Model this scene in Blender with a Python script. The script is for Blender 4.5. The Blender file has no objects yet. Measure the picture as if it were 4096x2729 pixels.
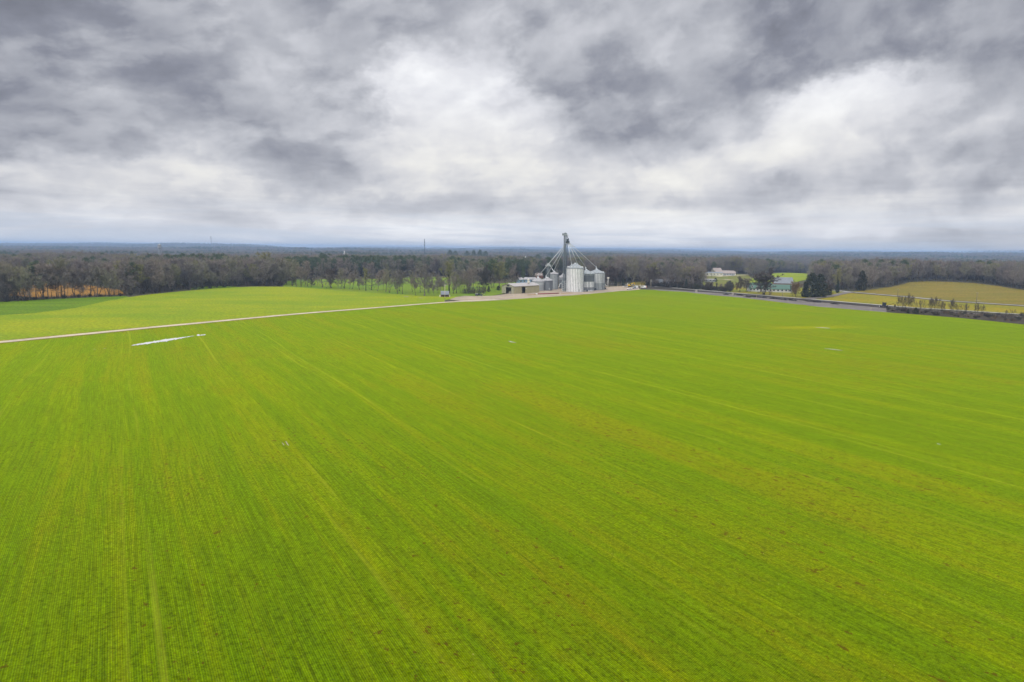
import bpy, math, random
import numpy as np
from mathutils import Vector, Matrix
from mathutils.geometry import delaunay_2d_cdt

SC = bpy.context.scene
COL = SC.collection
rad = math.radians
# ------------------------------------------------------------------ camera
F, CX, CY = 2731.0, 2048.0, 1364.5          # focal length and centre, in photo pixels
CH = 36.0                                    # flying height
ROLL = math.atan(42 / 4096.0)
PITCH = math.atan((CY - 993.0) * math.cos(ROLL) / F)
f0 = np.array([0, math.cos(PITCH), -math.sin(PITCH)])
r0 = np.array([1.0, 0, 0])
u0 = np.cross(r0, f0)
RV = r0 * math.cos(ROLL) + u0 * math.sin(ROLL)
UV = -r0 * math.sin(ROLL) + u0 * math.cos(ROLL)
cam = bpy.data.cameras.new('camera')
cam.sensor_width = 36.0
cam.lens = 36.0 * F / 4096.0
cam.clip_start, cam.clip_end = 1.0, 40000.0
cob = bpy.data.objects.new('camera', cam)
COL.objects.link(cob)
M = Matrix.Identity(4)
for i in range(3):
    M[i][0], M[i][1], M[i][2] = RV[i], UV[i], -f0[i]
M[2][3] = CH
cob.matrix_world = M
SC.camera = cob

SC.view_settings.view_transform = 'Standard'
SC.view_settings.look = 'None'
SC.view_settings.exposure = 0.0
SC.view_settings.gamma = 1.0
SC.cycles.use_denoising = True
SC.cycles.denoiser = 'OPENIMAGEDENOISE'
SC.cycles.denoising_input_passes = 'RGB_ALBEDO_NORMAL'
SC.cycles.denoising_prefilter = 'ACCURATE'
SC.cycles.max_bounces = 5
SC.cycles.diffuse_bounces = 2
SC.cycles.glossy_bounces = 2
SC.cycles.transmission_bounces = 2
SC.cycles.volume_bounces = 0
SC.cycles.use_light_tree = False
SC.cycles.transparent_max_bounces = 6
SC.cycles.sample_clamp_indirect = 4.0

SUN_EL, SUN_AZ = rad(40), rad(-150)          # azimuth clockwise from +y
SUN_STRENGTH = 1.4
OVERHEAD = 1.75                               # brightness of the cloud deck above the frame
HAZE_DENSITY = 1.2e-4


# ------------------------------------------------------------------ node helper
class NT:
    def __init__(s, tree):
        s.t = tree
        s.N = tree.nodes
        s.L = tree.links

    def put(s, sock, val):
        if val is None:
            return
        if isinstance(val, bpy.types.NodeSocket):
            s.L.new(val, sock)
        else:
            if hasattr(sock, 'default_value'):
                d = sock.default_value
                if hasattr(d, '__len__') and not isinstance(val, str):
                    val = tuple(val)
                    if len(d) == 4 and len(val) == 3:
                        val = val + (1.0,)
                sock.default_value = val

    def node(s, typ, ins=None, **props):
        n = s.N.new(typ)
        for k, v in props.items():
            setattr(n, k, v)
        for k, v in (ins or {}).items():
            s.put(n.inputs[k], v)
        return n

    def math(s, op, a, b=None, c=None, clamp=False):
        n = s.node('ShaderNodeMath', {0: a, 1: b, 2: c}, operation=op)
        n.use_clamp = clamp
        return n.outputs[0]

    def vmath(s, op, a, b=None, out=0):
        n = s.node('ShaderNodeVectorMath', {0: a, 1: b}, operation=op)
        return n.outputs[out]

    def mapping(s, v, loc=(0, 0, 0), rot=(0, 0, 0), scale=(1, 1, 1), typ='POINT'):
        n = s.node('ShaderNodeMapping', {'Vector': v, 'Location': loc, 'Rotation': rot, 'Scale': scale}, vector_type=typ)
        return n.outputs[0]

    def noise(s, v, scale=1.0, detail=2.0, rough=0.5, dist=0.0, color=False):
        n = s.node('ShaderNodeTexNoise', {'Vector': v, 'Scale': scale, 'Detail': detail, 'Roughness': rough, 'Distortion': dist})
        return n.outputs[1 if color else 0]

    def ramp(s, v, lo, hi, a=0.0, b=1.0, smooth=True):
        n = s.node('ShaderNodeMapRange', {0: v, 1: lo, 2: hi, 3: a, 4: b})
        n.interpolation_type = 'SMOOTHSTEP' if smooth else 'LINEAR'
        return n.outputs[0]

    def mix(s, f, a, b, mode='MIX'):
        n = s.N.new('ShaderNodeMix')
        n.data_type = 'RGBA'
        n.blend_type = mode
        s.put(n.inputs[0], f)
        s.put(n.inputs[6], a)
        s.put(n.inputs[7], b)
        return n.outputs[2]

    def sep(s, v):
        return s.node('ShaderNodeSeparateXYZ', {0: v}).outputs

    def comb(s, x, y, z):
        return s.node('ShaderNodeCombineXYZ', {0: x, 1: y, 2: z}).outputs[0]


def pix_dir(px, py):
    d = f0 + RV * (px - CX) / F + UV * (CY - py) / F
    return d / np.linalg.norm(d)


# ------------------------------------------------------------------ world: broken overcast
def build_world():
    w = bpy.data.worlds.new('World')
    SC.world = w
    w.use_nodes = True
    t = NT(w.node_tree)
    t.N.clear()
    co = t.node('ShaderNodeTexCoord').outputs['Generated']
    d = t.vmath('NORMALIZE', co)
    X, Y, Z = t.sep(d)
    az = t.math('ARCTAN2', X, Y)
    el = t.math('ARCSINE', Z)
    # position on the cloud deck seen in perspective
    zz = t.math('ADD', t.math('MAXIMUM', Z, 0.0), 0.07)
    plane = t.comb(t.math('DIVIDE', X, zz), t.math('DIVIDE', Y, zz), 0.0)
    # ragged edges: shove the soft masses about with noise from the deck
    wn = t.noise(t.comb(t.math('MULTIPLY', az, 8.0), t.math('MULTIPLY', el, 12.0), 0.0), 1.0, 8.0, 0.6, color=True)
    wv = t.vmath('SUBTRACT', wn, (0.5, 0.5, 0.5))
    elk = t.ramp(el, 0.0, 0.2, 0.12, 1.0, False)
    wx, wy, _ = t.sep(wv)
    azel = t.comb(t.math('MULTIPLY_ADD', t.math('MULTIPLY', wx, elk), 0.20, az),
                  t.math('MULTIPLY_ADD', t.math('MULTIPLY', wy, elk), 0.13, el), 0.0)
    # masses of the cloud deck: direction (read off in 2353-wide photo pixels), radii, tilt, brightness
    B = SKY_MASSES
    num, den = None, None
    for (bx, by, rx, ry, rot, val, wgt) in B:
        dd = pix_dir(bx * 1.7408, by * 1.7408)
        a0, e0 = math.atan2(dd[0], dd[1]), math.asin(dd[2])
        k = 1.7408 / F
        m = t.mapping(azel, loc=(a0, e0, 0), rot=(0, 0, rad(rot)), scale=(rx * k, ry * k, 1), typ='TEXTURE')
        q = t.vmath('DOT_PRODUCT', m, m, out=1)
        g = t.math('POWER', 0.4, q)
        if num is None:
            num = t.math('MULTIPLY_ADD', g, val * wgt, 0.60 * 0.16)
            den = t.math('MULTIPLY_ADD', g, wgt, 0.16)
        else:
            num = t.math('MULTIPLY_ADD', g, val * wgt, num)
            den = t.math('MULTIPLY_ADD', g, wgt, den)
    base = t.math('DIVIDE', num, den)
    # texture of the deck: streaks in perspective, ragged shreds, puffs lit from above
    n1 = t.noise(t.mapping(plane, rot=(0, 0, 0.5), scale=(1.0, 0.8, 1)), 1.15, 7.0, 0.56, 0.2)
    n2 = t.noise(t.mapping(plane, scale=(1, 0.8, 1)), 0.7, 2.0, 0.5)
    ae = t.comb(az, el, 0.0)
    tilt = t.comb(az, t.math('MULTIPLY_ADD', t.math('MULTIPLY', az, el), -0.55, el), 0.0)
    n3 = t.noise(t.mapping(tilt, rot=(0, 0, -0.25), scale=(6.5, 9.0, 1.0)), 1.0, 9.0, 0.52, 0.0)

    def shreds(off):
        w2 = t.vmath('MULTIPLY', wv, (0.05, 0.04, 0.0))
        q = t.vmath('ADD', t.vmath('ADD', tilt, w2), off)
        return t.noise(t.mapping(q, loc=(2.2, 4.1, 0), scale=(8.0, 12.0, 1.0)), 1.0, 8.0, 0.53, 0.0)
    sa, sb = shreds((0, 0, 0)), shreds((0.005, 0.018, 0))
    puff = t.math('MULTIPLY', t.math('SUBTRACT', sa, sb), t.ramp(el, 0.0, 0.10, 0.30, 0.55, False))
    edge = t.math('MULTIPLY', t.math('SUBTRACT', t.ramp(sa, 0.44, 0.57), 0.5), t.ramp(el, 0.0, 0.12, 0.05, 0.10, False))
    amp = t.ramp(el, 0.01, 0.16, 0.45, 1.0, False)
    det = t.math('ADD', t.math('MULTIPLY', t.math('SUBTRACT', n1, 0.5), 0.36), t.math('MULTIPLY', t.math('SUBTRACT', n2, 0.5), 0.2))
    det = t.math('MULTIPLY', det, amp)
    det3 = t.math('MULTIPLY', t.math('SUBTRACT', n3, 0.5), t.ramp(el, 0.0, 0.12, 0.3, 0.62, False))
    lum = t.math('ADD', t.math('ADD', base, det), t.math('ADD', det3, t.math('ADD', puff, edge)))
    band = t.noise(t.comb(t.math('MULTIPLY', az, 3.4), t.math('MULTIPLY', el, 36.0), 4.0), 1.0, 7.0, 0.6, 0.5)
    lum = t.math('ADD', lum, t.math('MULTIPLY', t.math('SUBTRACT', band, 0.5), t.ramp(el, 0.03, 0.14, 0.55, 0.0)))
    # never flat black nor clipped
    lum = t.ramp(lum, -0.05, 1.02, 0.0, 1.0, False)
    cr = t.N.new('ShaderNodeValToRGB')
    t.L.new(lum, cr.inputs[0])
    e = cr.color_ramp.elements
    e[0].position, e[0].color = 0.0, (0.150, 0.160, 0.195, 1)
    e[1].position, e[1].color = 1.0, (0.95, 0.96, 0.985, 1)
    for p, c in ((0.25, (0.266, 0.281, 0.338, 1)), (0.5, (0.49, 0.505, 0.555, 1)), (0.75, (0.745, 0.755, 0.805, 1))):
        x = e.new(p)
        x.color = c
    cloud = cr.outputs[0]
    warm = t.math('MULTIPLY', t.ramp(el, 0.02, 0.07), t.ramp(el, 0.10, 0.22, 1.0, 0.0))
    warm = t.math('MULTIPLY', warm, t.ramp(lum, 0.5, 0.9))
    cloud = t.mix(warm, cloud, t.mix(1.0, cloud, (1.02, 1.0, 0.93, 1), 'MULTIPLY'))
    # low sky: bluish gaps between the lines of cloud
    nb = t.noise(t.comb(t.math('MULTIPLY', az, 3.2), t.math('MULTIPLY', el, 46.0), 0.0), 1.0, 5.0, 0.6, 0.4)
    low = t.ramp(el, 0.005, 0.075, 1.0, 0.0)
    gap = t.math('MULTIPLY', low, t.ramp(nb, 0.42, 0.62, 0.1, 0.75))
    sky = t.node('ShaderNodeTexSky', sky_type='NISHITA')
    sky.sun_disc = False
    sky.sun_elevation = SUN_EL
    sky.sun_rotation = SUN_AZ
    sky.altitude = 200
    sky.dust_density = 2.0
    blue = t.mix(1.0, sky.outputs[0], (0.62, 0.64, 0.74, 1), 'MULTIPLY')
    blue = t.mix(0.80, blue, (6.5, 7.3, 8.7, 1))
    cl10 = t.mix(1.0, cloud, (10, 10, 10, 1), 'MULTIPLY')
    colr = t.mix(gap, cl10, blue)
    # the deck overhead is the bright part of an overcast sky
    up = t.ramp(el, 0.34, 0.75, 0.0, 1.0)
    colr = t.mix(up, colr, (OVERHEAD * 10, OVERHEAD * 10.0, OVERHEAD * 10.2, 1))
    bg = t.node('ShaderNodeBackground', {'Color': colr, 'Strength': 0.1})
    out = t.node('ShaderNodeOutputWorld')
    t.L.new(bg.outputs[0], out.inputs[0])
    w.cycles.sampling_method = 'MANUAL'
    w.cycles.sample_map_resolution = 512


SKY_MASSES = [
    # x, y, rx, ry, tilt, value, weight
    (400, 120, 170, 110, 0, 0.28, 1), (560, 215, 150, 70, -10, 0.33, 1), (60, 140, 130, 160, 0, 0.32, 1),
    (760, 260, 110, 60, 0, 0.40, 1), (1050, 35, 120, 60, 0, 0.30, 1), (800, 25, 130, 40, 0, 0.37, 1),
    (1330, 170, 110, 90, 20, 0.37, 1), (1450, 230, 120, 70, 10, 0.34, 1), (1800, 60, 220, 80, 25, 0.23, 1.3),
    (1720, 190, 140, 60, 30, 0.32, 1), (2150, 20, 200, 60, 10, 0.26, 1), (1640, 320, 130, 32, 15, 0.46, 1),
    (680, 385, 75, 40, 0, 0.30, 1.2), (700, 330, 150, 40, 0, 0.46, 1), (1400, 60, 130, 70, 25, 0.37, 1),
    (2290, 310, 90, 100, 0, 0.35, 1), (2150, 420, 220, 50, 5, 0.51, 1), (250, 250, 90, 70, 0, 0.44, 1),
    (1010, 215, 80, 110, 0, 1.02, 1.5), (1120, 130, 60, 90, 0, 0.88, 1), (1180, 260, 70, 60, 0, 0.80, 1), (200, 70, 45, 100, 0, 0.50, 1),
    (600, 110, 60, 60, 0, 0.52, 1), (560, 300, 120, 30, 0, 0.66, 1), (160, 385, 170, 28, 0, 0.84, 1.2),
    (1590, 150, 60, 80, 0, 0.66, 1), (1900, 260, 150, 36, 22, 0.92, 1.2), (2120, 190, 130, 45, 32, 0.92, 1.1),
    (2330, 200, 50, 60, 0, 0.84, 1), (1560, 395, 150, 36, 8, 0.92, 1.2), (1090, 390, 200, 70, 0, 0.78, 1),
    (1500, 508, 420, 16, 3, 0.88, 1), (350, 470, 350, 50, 0, 0.70, 1), (880, 485, 90, 25, 0, 0.52, 1),
    (1330, 460, 200, 22, 4, 0.56, 1), (2050, 320, 140, 30, 20, 0.62, 1), (30, 325, 70, 22, 0, 0.30, 1.2),
    (400, 522, 500, 22, 0, 0.82, 1), (1000, 530, 400, 18, 0, 0.88, 1), (1950, 520, 400, 14, 3, 0.84, 1), (1000, 300, 170, 60, 0, 0.86, 1),
    (20, 60, 120, 130, 0, 0.20, 1.2), (2330, 40, 150, 110, 0, 0.18, 1.2), (1260, 110, 90, 60, 20, 0.34, 1),  # upper-corner masses: lens darkening put into their brightness
    (225, 338, 40, 16, 0, 0.35, 1),
]
build_world()

# ------------------------------------------------------------------ sun (thin cloud, very soft)
sl = bpy.data.lights.new('sun', 'SUN')
sl.energy = SUN_STRENGTH
sl.angle = rad(25)
sl.color = (1.0, 0.95, 0.88)
so = bpy.data.objects.new('sun', sl)
COL.objects.link(so)
sd = Vector((math.sin(SUN_AZ) * math.cos(SUN_EL), math.cos(SUN_AZ) * math.cos(SUN_EL), math.sin(SUN_EL)))
so.rotation_euler = sd.to_track_quat('Z', 'Y').to_euler()
so.location = sd * 300


# ------------------------------------------------------------------ terrain
_rs = np.random.RandomState(11)
_LAT = _rs.rand(256, 256)


def vnoise(x, y):
    x = np.asarray(x, float)
    y = np.asarray(y, float)
    xi, yi = np.floor(x).astype(int), np.floor(y).astype(int)
    fx, fy = x - xi, y - yi
    fx, fy = fx * fx * fx * (fx * (fx * 6 - 15) + 10), fy * fy * fy * (fy * (fy * 6 - 15) + 10)
    g = lambda a, b: _LAT[a & 255, b & 255]
    return (g(xi, yi) * (1 - fx) + g(xi + 1, yi) * fx) * (1 - fy) + (g(xi, yi + 1) * (1 - fx) + g(xi + 1, yi + 1) * fx) * fy


def sstep(a, b, v):
    q = np.clip((v - a) / (b - a), 0, 1)
    return q * q * (3 - 2 * q)


def H(x, y):
    x = np.asarray(x, float)
    y = np.asarray(y, float)
    r = np.hypot(x, y)
    near = 1.1 * (vnoise(x / 110 + 7.3, y / 140 + 3.1) - 0.5) * (1 - sstep(330, 470, r))
    gold = 5.5 * np.exp(-(((x - 545) / 120) ** 2 + ((y - 840) / 110) ** 2))
    mid = 12.0 * sstep(720, 1500, r) * (vnoise(x / 330 + 13, y / 420 + 5) - 0.65)
    mid = mid - 9.0 * sstep(900, 1900, r) * (1 - sstep(4200, 7000, r))
    far = mid + sstep(3000, 9000, r) * (92 * (vnoise(x / 1700 + 20, y / 1500 + 4) - 0.29) + 22 * (vnoise(x / 600 + 3, y / 500 + 9) - 0.5))
    low = -4.0 * sstep(560, 1400, r) * sstep(-0.1, 0.5, -x / np.maximum(r, 1))
    return near + gold + far + low


def hz(x, y):
    return float(H(x, y))


def G(px, py, lift=0.0):
    """point of the ground seen at a photo pixel"""
    d = f0 + RV * (px - CX) / F + UV * (CY - py) / F
    z = 0.0
    for _ in range(30):
        t = (z - CH) / d[2]
        p = d * t
        z2 = hz(p[0], p[1])
        z = 0.5 * z + 0.5 * z2
    p = d * ((z - CH) / d[2]) + np.array([0, 0, CH])
    p[2] = hz(p[0], p[1]) + lift
    return p


def dep(p):
    return float((np.asarray(p, float) - [0, 0, CH]) @ f0)


def at(px, py, d):
    return np.array([0, 0, CH]) + (f0 + RV * (px - CX) / F + UV * (CY - py) / F) * d


def mpp(p):
    return dep(p) / F


# ------------------------------------------------------------------ mesh helper
class MB:
    def __init__(s):
        s.v, s.f = [], []

    def add(s, vs, fs):
        o = len(s.v)
        s.v.extend([tuple(map(float, q)) for q in vs])
        s.f.extend([tuple(i + o for i in q) for q in fs])
        return s

    def box(s, c, size, rz=0.0, top=(1, 1)):
        hx, hy, hh = size[0] / 2, size[1] / 2, size[2] / 2
        ca, sa = math.cos(rz), math.sin(rz)
        vs = []
        for z, tx, ty in ((-hh, 1, 1), (hh, top[0], top[1])):
            for sx, sy in ((-1, -1), (1, -1), (1, 1), (-1, 1)):
                x, y = sx * hx * tx, sy * hy * ty
                vs.append((c[0] + x * ca - y * sa, c[1] + x * sa + y * ca, c[2] + z))
        return s.add(vs, [(3, 2, 1, 0), (4, 5, 6, 7), (0, 1, 5, 4), (1, 2, 6, 5), (2, 3, 7, 6), (3, 0, 4, 7)])

    def tube(s, p0, p1, ra, rb=None, n=8, cap=True):
        rb = ra if rb is None else rb
        p0, p1 = np.asarray(p0, float), np.asarray(p1, float)
        d = p1 - p0
        L = np.linalg.norm(d)
        if L < 1e-9:
            return s
        d = d / L
        a = np.cross(d, [0, 0, 1.0] if abs(d[2]) < 0.95 else [1.0, 0, 0])
        a /= np.linalg.norm(a)
        b = np.cross(d, a)
        vs = []
        for p, r in ((p0, ra), (p1, rb)):
            for k in range(n):
                th = 2 * math.pi * k / n
                vs.append(p + (a * math.cos(th) + b * math.sin(th)) * r)
        fs = [(k, (k + 1) % n, n + (k + 1) % n, n + k) for k in range(n)]
        if cap:
            fs += [tuple(range(n - 1, -1, -1)), tuple(range(n, 2 * n))]
        return s.add(vs, fs)

    def path(s, pts, r, n=6):
        for a, b in zip(pts[:-1], pts[1:]):
            s.tube(a, b, r, r, n)
        return s

    def lathe(s, prof, n=24, c=(0, 0, 0), close=True):
        vs, fs = [], []
        for r, z in prof:
            for k in range(n):
                th = 2 * math.pi * k / n
                vs.append((c[0] + r * math.cos(th), c[1] + r * math.sin(th), c[2] + z))
        for i in range(len(prof) - 1):
            for k in range(n):
                fs.append((i * n + k, i * n + (k + 1) % n, (i + 1) * n + (k + 1) % n, (i + 1) * n + k))
        if close:
            fs.append(tuple(range(n - 1, -1, -1)))
            fs.append(tuple((len(prof) - 1) * n + k for k in range(n)))
        return s.add(vs, fs)

    def prism(s, poly, y0, y1):
        """polygon in the x-z plane pushed from y0 to y1"""
        n = len(poly)
        vs = [(p[0], y0, p[1]) for p in poly] + [(p[0], y1, p[1]) for p in poly]
        fs = [tuple(range(n)), tuple(range(2 * n - 1, n - 1, -1))]
        fs += [(k, n + k, n + (k + 1) % n, (k + 1) % n) for k in range(n)]
        return s.add(vs, fs)

    def mesh(s, name, mat=None, smooth=False):
        m = bpy.data.meshes.new(name)
        m.from_pydata(s.v, [], s.f)
        m.update()
        if smooth:
            m.polygons.foreach_set('use_smooth', [True] * len(m.polygons))
        if mat:
            m.materials.append(mat)
        return m

    def build(s, name, mat, parent=None, loc=(0, 0, 0), smooth=False, rz=0.0):
        return link(name, s.mesh(name, mat, smooth), parent, loc, rz)


def link(name, data, parent=None, loc=(0, 0, 0), rz=0.0):
    o = bpy.data.objects.new(name, data)
    COL.objects.link(o)
    o.location = loc
    if rz:
        o.rotation_euler = (0, 0, rz)
    if parent:
        o.parent = parent
    return o


def tag(o, label, cat, group=None):
    o['label'] = label
    o['category'] = cat
    if group:
        o['group'] = group
    return o


def thing(name, label, cat, loc=(0, 0, 0), rz=0.0, group=None):
    o = link(name, None, None, loc, rz)
    o.empty_display_size = 0.5
    return tag(o, label, cat, group)


def copy_tree(root, loc, rz, label=None, group=None, scale=None):
    r = root.copy()
    COL.objects.link(r)
    r.location = loc
    r.rotation_euler = (0, 0, rz)
    if scale is not None:
        r.scale = scale
    if label:
        r['label'] = label
    if group:
        r['group'] = group
    for ch in list(root.children):
        c = ch.copy()
        COL.objects.link(c)
        c.parent = r
        for g in ch.children:
            d = g.copy()
            COL.objects.link(d)
            d.parent = c
    return r


# ------------------------------------------------------------------ materials
def new_mat(name):
    m = bpy.data.materials.new(name)
    m.use_nodes = True
    t = NT(m.node_tree)
    bs = t.N['Principled BSDF']
    return m, t, bs


def plain(name, col, rough=0.7, metal=0.0, var=0.18, scale=1.5, bump=0.0, stretch=(1, 1, 1), spec=0.5):
    """paint / steel / wood with a little weathering"""
    m, t, bs = new_mat(name)
    co = t.node('ShaderNodeTexCoord').outputs['Object']
    n = t.noise(t.mapping(co, scale=stretch), scale, 5.0, 0.6)
    k = t.ramp(n, 0.3, 0.7, 1 - var, 1 + var)
    t.put(bs.inputs['Base Color'], t.mix(1.0, col, t.comb(k, k, k), 'MULTIPLY'))
    bs.inputs['Roughness'].default_value = rough
    bs.inputs['Metallic'].default_value = metal
    bs.inputs['Specular IOR Level'].default_value = spec
    if bump:
        b = t.node('ShaderNodeBump', {'Height': n, 'Strength': bump, 'Distance': 0.05})
        t.put(bs.inputs['Normal'], b.outputs[0])
    return m


def steel_sheet(name, col, rough=0.45, metal=0.35, var=0.14, corr=0.11):
    """galvanised corrugated sheet: fine horizontal corrugation, streaks running down, sheet-to-sheet tone"""
    m, t, bs = new_mat(name)
    co = t.node('ShaderNodeTexCoord').outputs['Object']
    x, y, z = t.sep(co)
    ang = t.math('ARCTAN2', y, x)
    streak = t.noise(t.comb(t.math('MULTIPLY', ang, 9.0), t.math('MULTIPLY', z, 0.12), 0.0), 2.0, 4.0, 0.6)
    sheet = t.node('ShaderNodeTexWhiteNoise', {0: t.comb(t.math('FLOOR', t.math('MULTIPLY', ang, 2.4)), t.math('FLOOR', t.math('MULTIPLY', z, 0.9)), 0.0)}, noise_dimensions='3D').outputs[0]
    k = t.math('ADD', t.ramp(streak, 0.3, 0.7, 1 - var, 1 + var), t.math('MULTIPLY', t.math('SUBTRACT', sheet, 0.5), 0.10))
    t.put(bs.inputs['Base Color'], t.mix(1.0, col, t.comb(k, k, k), 'MULTIPLY'))
    bs.inputs['Roughness'].default_value = rough
    bs.inputs['Metallic'].default_value = metal
    wv = t.math('SINE', t.math('MULTIPLY', z, 2 * math.pi / corr))
    b = t.node('ShaderNodeBump', {'Height': wv, 'Strength': 0.35, 'Distance': 0.012})
    t.put(bs.inputs['Normal'], b.outputs[0])
    return m


def tinted(name, ca, cb, rough=0.85, cc=None):
    """bark, twigs, leaves: every plant its own tone"""
    m, t, bs = new_mat(name)
    r = t.node('ShaderNodeObjectInfo').outputs['Random']
    c = t.mix(r, ca, cb)
    if cc is not None:
        r2 = t.math('FRACT', t.math('MULTIPLY', r, 7.13))
        c = t.mix(t.ramp(r2, 0.55, 1.0), c, cc)
    co = t.node('ShaderNodeTexCoord').outputs['Object']
    k = t.ramp(t.noise(co, 0.55, 3.0), 0.3, 0.7, 0.78, 1.22)
    t.put(bs.inputs['Base Color'], t.mix(1.0, c, t.comb(k, k, k), 'MULTIPLY'))
    bs.inputs['Roughness'].default_value = rough
    bs.inputs['Specular IOR Level'].default_value = 0.15
    return m


def turf(name, ca, cb, cc, scale=0.03, fine=1.2, bump=0.3, aniso=(1, 1, 1), rot=0.0):
    """rough grass: big drifts of two greens, dead tufts, fine mottle"""
    m, t, bs = new_mat(name)
    co = t.node('ShaderNodeTexCoord').outputs['Object']
    cs = t.mapping(co, rot=(0, 0, rot), scale=aniso)
    big = t.noise(cs, scale, 4.0, 0.6)
    mid = t.noise(cs, scale * 6, 4.0, 0.6)
    fin = t.noise(co, fine, 3.0, 0.65)
    c = t.mix(t.ramp(big, 0.35, 0.65), ca, cb)
    c = t.mix(t.math('MULTIPLY', t.ramp(mid, 0.52, 0.72), 0.75), c, cc)
    k = t.ramp(fin, 0.25, 0.75, 0.6, 1.4)
    t.put(bs.inputs['Base Color'], t.mix(1.0, c, t.comb(k, k, k), 'MULTIPLY'))
    bs.inputs['Roughness'].default_value = 0.9
    bs.inputs['Specular IOR Level'].default_value = 0.1
    b = t.node('ShaderNodeBump', {'Height': fin, 'Strength': bump, 'Distance': 0.25})
    t.put(bs.inputs['Normal'], b.outputs[0])
    return m


ROW_AZ = math.atan((490 - CX) / F)           # the drill rows run towards this bearing


def wheat_material():
    m, t, bs = new_mat('young_wheat')
    co = t.node('ShaderNodeTexCoord').outputs['Object']
    bend = t.noise(co, 0.006, 1.0, 0.5)
    rc = t.mapping(co, rot=(0, 0, ROW_AZ))
    u, v, _ = t.sep(rc)
    u = t.math('MULTIPLY_ADD', t.math('SUBTRACT', bend, 0.5), 7.0, u)
    # drift of the crop
    wob = t.noise(t.comb(t.math('MULTIPLY', u, 0.3), t.math('MULTIPLY', v, 0.03), 0.0), 1.0, 2.0)
    s1 = t.noise(t.comb(t.math('MULTIPLY', u, 0.22), t.math('MULTIPLY', v, 0.006), 1.7), 1.0, 4.0, 0.62)
    s2 = t.noise(t.comb(t.math('MULTIPLY', u, 0.85), t.math('MULTIPLY', v, 0.020), 4.1), 1.0, 4.0, 0.66)
    s3 = t.noise(t.comb(t.math('MULTIPLY', u, 4.6), t.math('MULTIPLY', v, 0.10), 9.0), 1.0, 2.0, 0.6)
    p1 = t.noise(co, 0.011, 4.0, 0.6)
    p2 = t.noise(t.mapping(co, loc=(31, 7, 0)), 0.05, 4.0, 0.62)
    p3 = t.noise(t.mapping(co, loc=(3, 70, 0)), 0.35, 4.0, 0.65)
    fin = t.noise(co, 4.0, 3.0, 0.7)
    fin2 = t.noise(co, 1.4, 3.0, 0.65)
    # 19 cm drill rows
    row = t.math('MULTIPLY_ADD', t.math('SINE', t.math('MULTIPLY', t.math('MULTIPLY_ADD', wob, 0.12, u), 2 * math.pi / 0.19)), 0.5, 0.5)
    g = t.math('ADD', t.math('MULTIPLY', s1, 0.38), t.math('ADD', t.math('MULTIPLY', s2, 0.50), t.math('MULTIPLY', p2, 0.2)))
    green, lime, deep = (0.094, 0.150, 0.0002, 1), (0.134, 0.170, 0.0002, 1), (0.058, 0.112, 0.0002, 1)
    c = t.mix(t.ramp(g, 0.42, 0.66), green, lime)
    c = t.mix(t.math('MULTIPLY', t.ramp(t.math('ADD', s1, t.math('MULTIPLY', p1, 0.8)), 0.72, 1.12, 1.0, 0.0), 0.7), c, deep)
    # thin crop where the soil shows between the rows
    thin = t.math('ADD', t.math('MULTIPLY', p1, 0.75), t.math('ADD', t.math('MULTIPLY', s1, 0.45), t.math('MULTIPLY', p3, 0.25)))
    thin = t.ramp(thin, 0.68, 0.86)
    soil = (0.078, 0.040, 0.004, 1)
    c = t.mix(t.math('MULTIPLY', t.math('MULTIPLY', thin, t.ramp(s3, 0.42, 0.62, 0.25, 1.0)), t.math('MULTIPLY_ADD', row, 0.6, 0.2)), c, soil)
    # darkness between rows
    k = t.math('MULTIPLY_ADD', row, -0.40, 1.18)
    k = t.math('MULTIPLY', k, t.ramp(s3, 0.3, 0.7, 0.72, 1.20))
    k = t.math('MULTIPLY', k, t.ramp(fin, 0.25, 0.7, 0.58, 1.28))
    k = t.math('MULTIPLY', k, t.ramp(fin2, 0.3, 0.56, 0.70, 1.08))
    c = t.mix(1.0, c, t.comb(k, k, k), 'MULTIPLY')
    # darker gaps between drill passes, broken along their length
    pm = t.math('ABSOLUTE', t.math('SUBTRACT', t.math('FLOORED_MODULO', t.math('MULTIPLY_ADD', wob, 0.25, u), 1.52), 0.76))
    pl = t.ramp(pm, 0.05, 0.20, 1.0, 0.0)
    dash = t.noise(t.comb(t.math('FLOOR', t.math('DIVIDE', u, 1.52)), t.math('MULTIPLY', v, 0.06), 3.3), 1.0, 4.0, 0.7)
    pl = t.math('MULTIPLY', pl, t.ramp(dash, 0.44, 0.68, 0.0, 0.62))
    c = t.mix(pl, c, (0.040, 0.060, 0.001, 1))
    # bare specks and old stubble
    sp = t.noise(t.comb(t.math('MULTIPLY', u, 1.0), t.math('MULTIPLY', v, 0.6), 2.0), 1.1, 3.0, 0.6)
    spk = t.ramp(t.math('ADD', sp, t.math('ADD', t.math('MULTIPLY', t.math('SUBTRACT', p2, 0.5), 0.3), t.math('MULTIPLY', thin, 0.06))), 0.67, 0.72)
    c = t.mix(t.math('MULTIPLY', spk, 0.8), c, (0.055, 0.026, 0.004, 1))
    sb = t.noise(t.mapping(co, loc=(9, 9, 0)), 2.3, 2.0, 0.6)
    c = t.mix(t.math('MULTIPLY', t.ramp(sb, 0.74, 0.79), 0.6), c, (0.30, 0.26, 0.09, 1))
    # wheel tracks: pairs of paler lines every 27 m
    um = t.math('FLOORED_MODULO', t.math('ADD', u, 5.3), 24.0)
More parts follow.
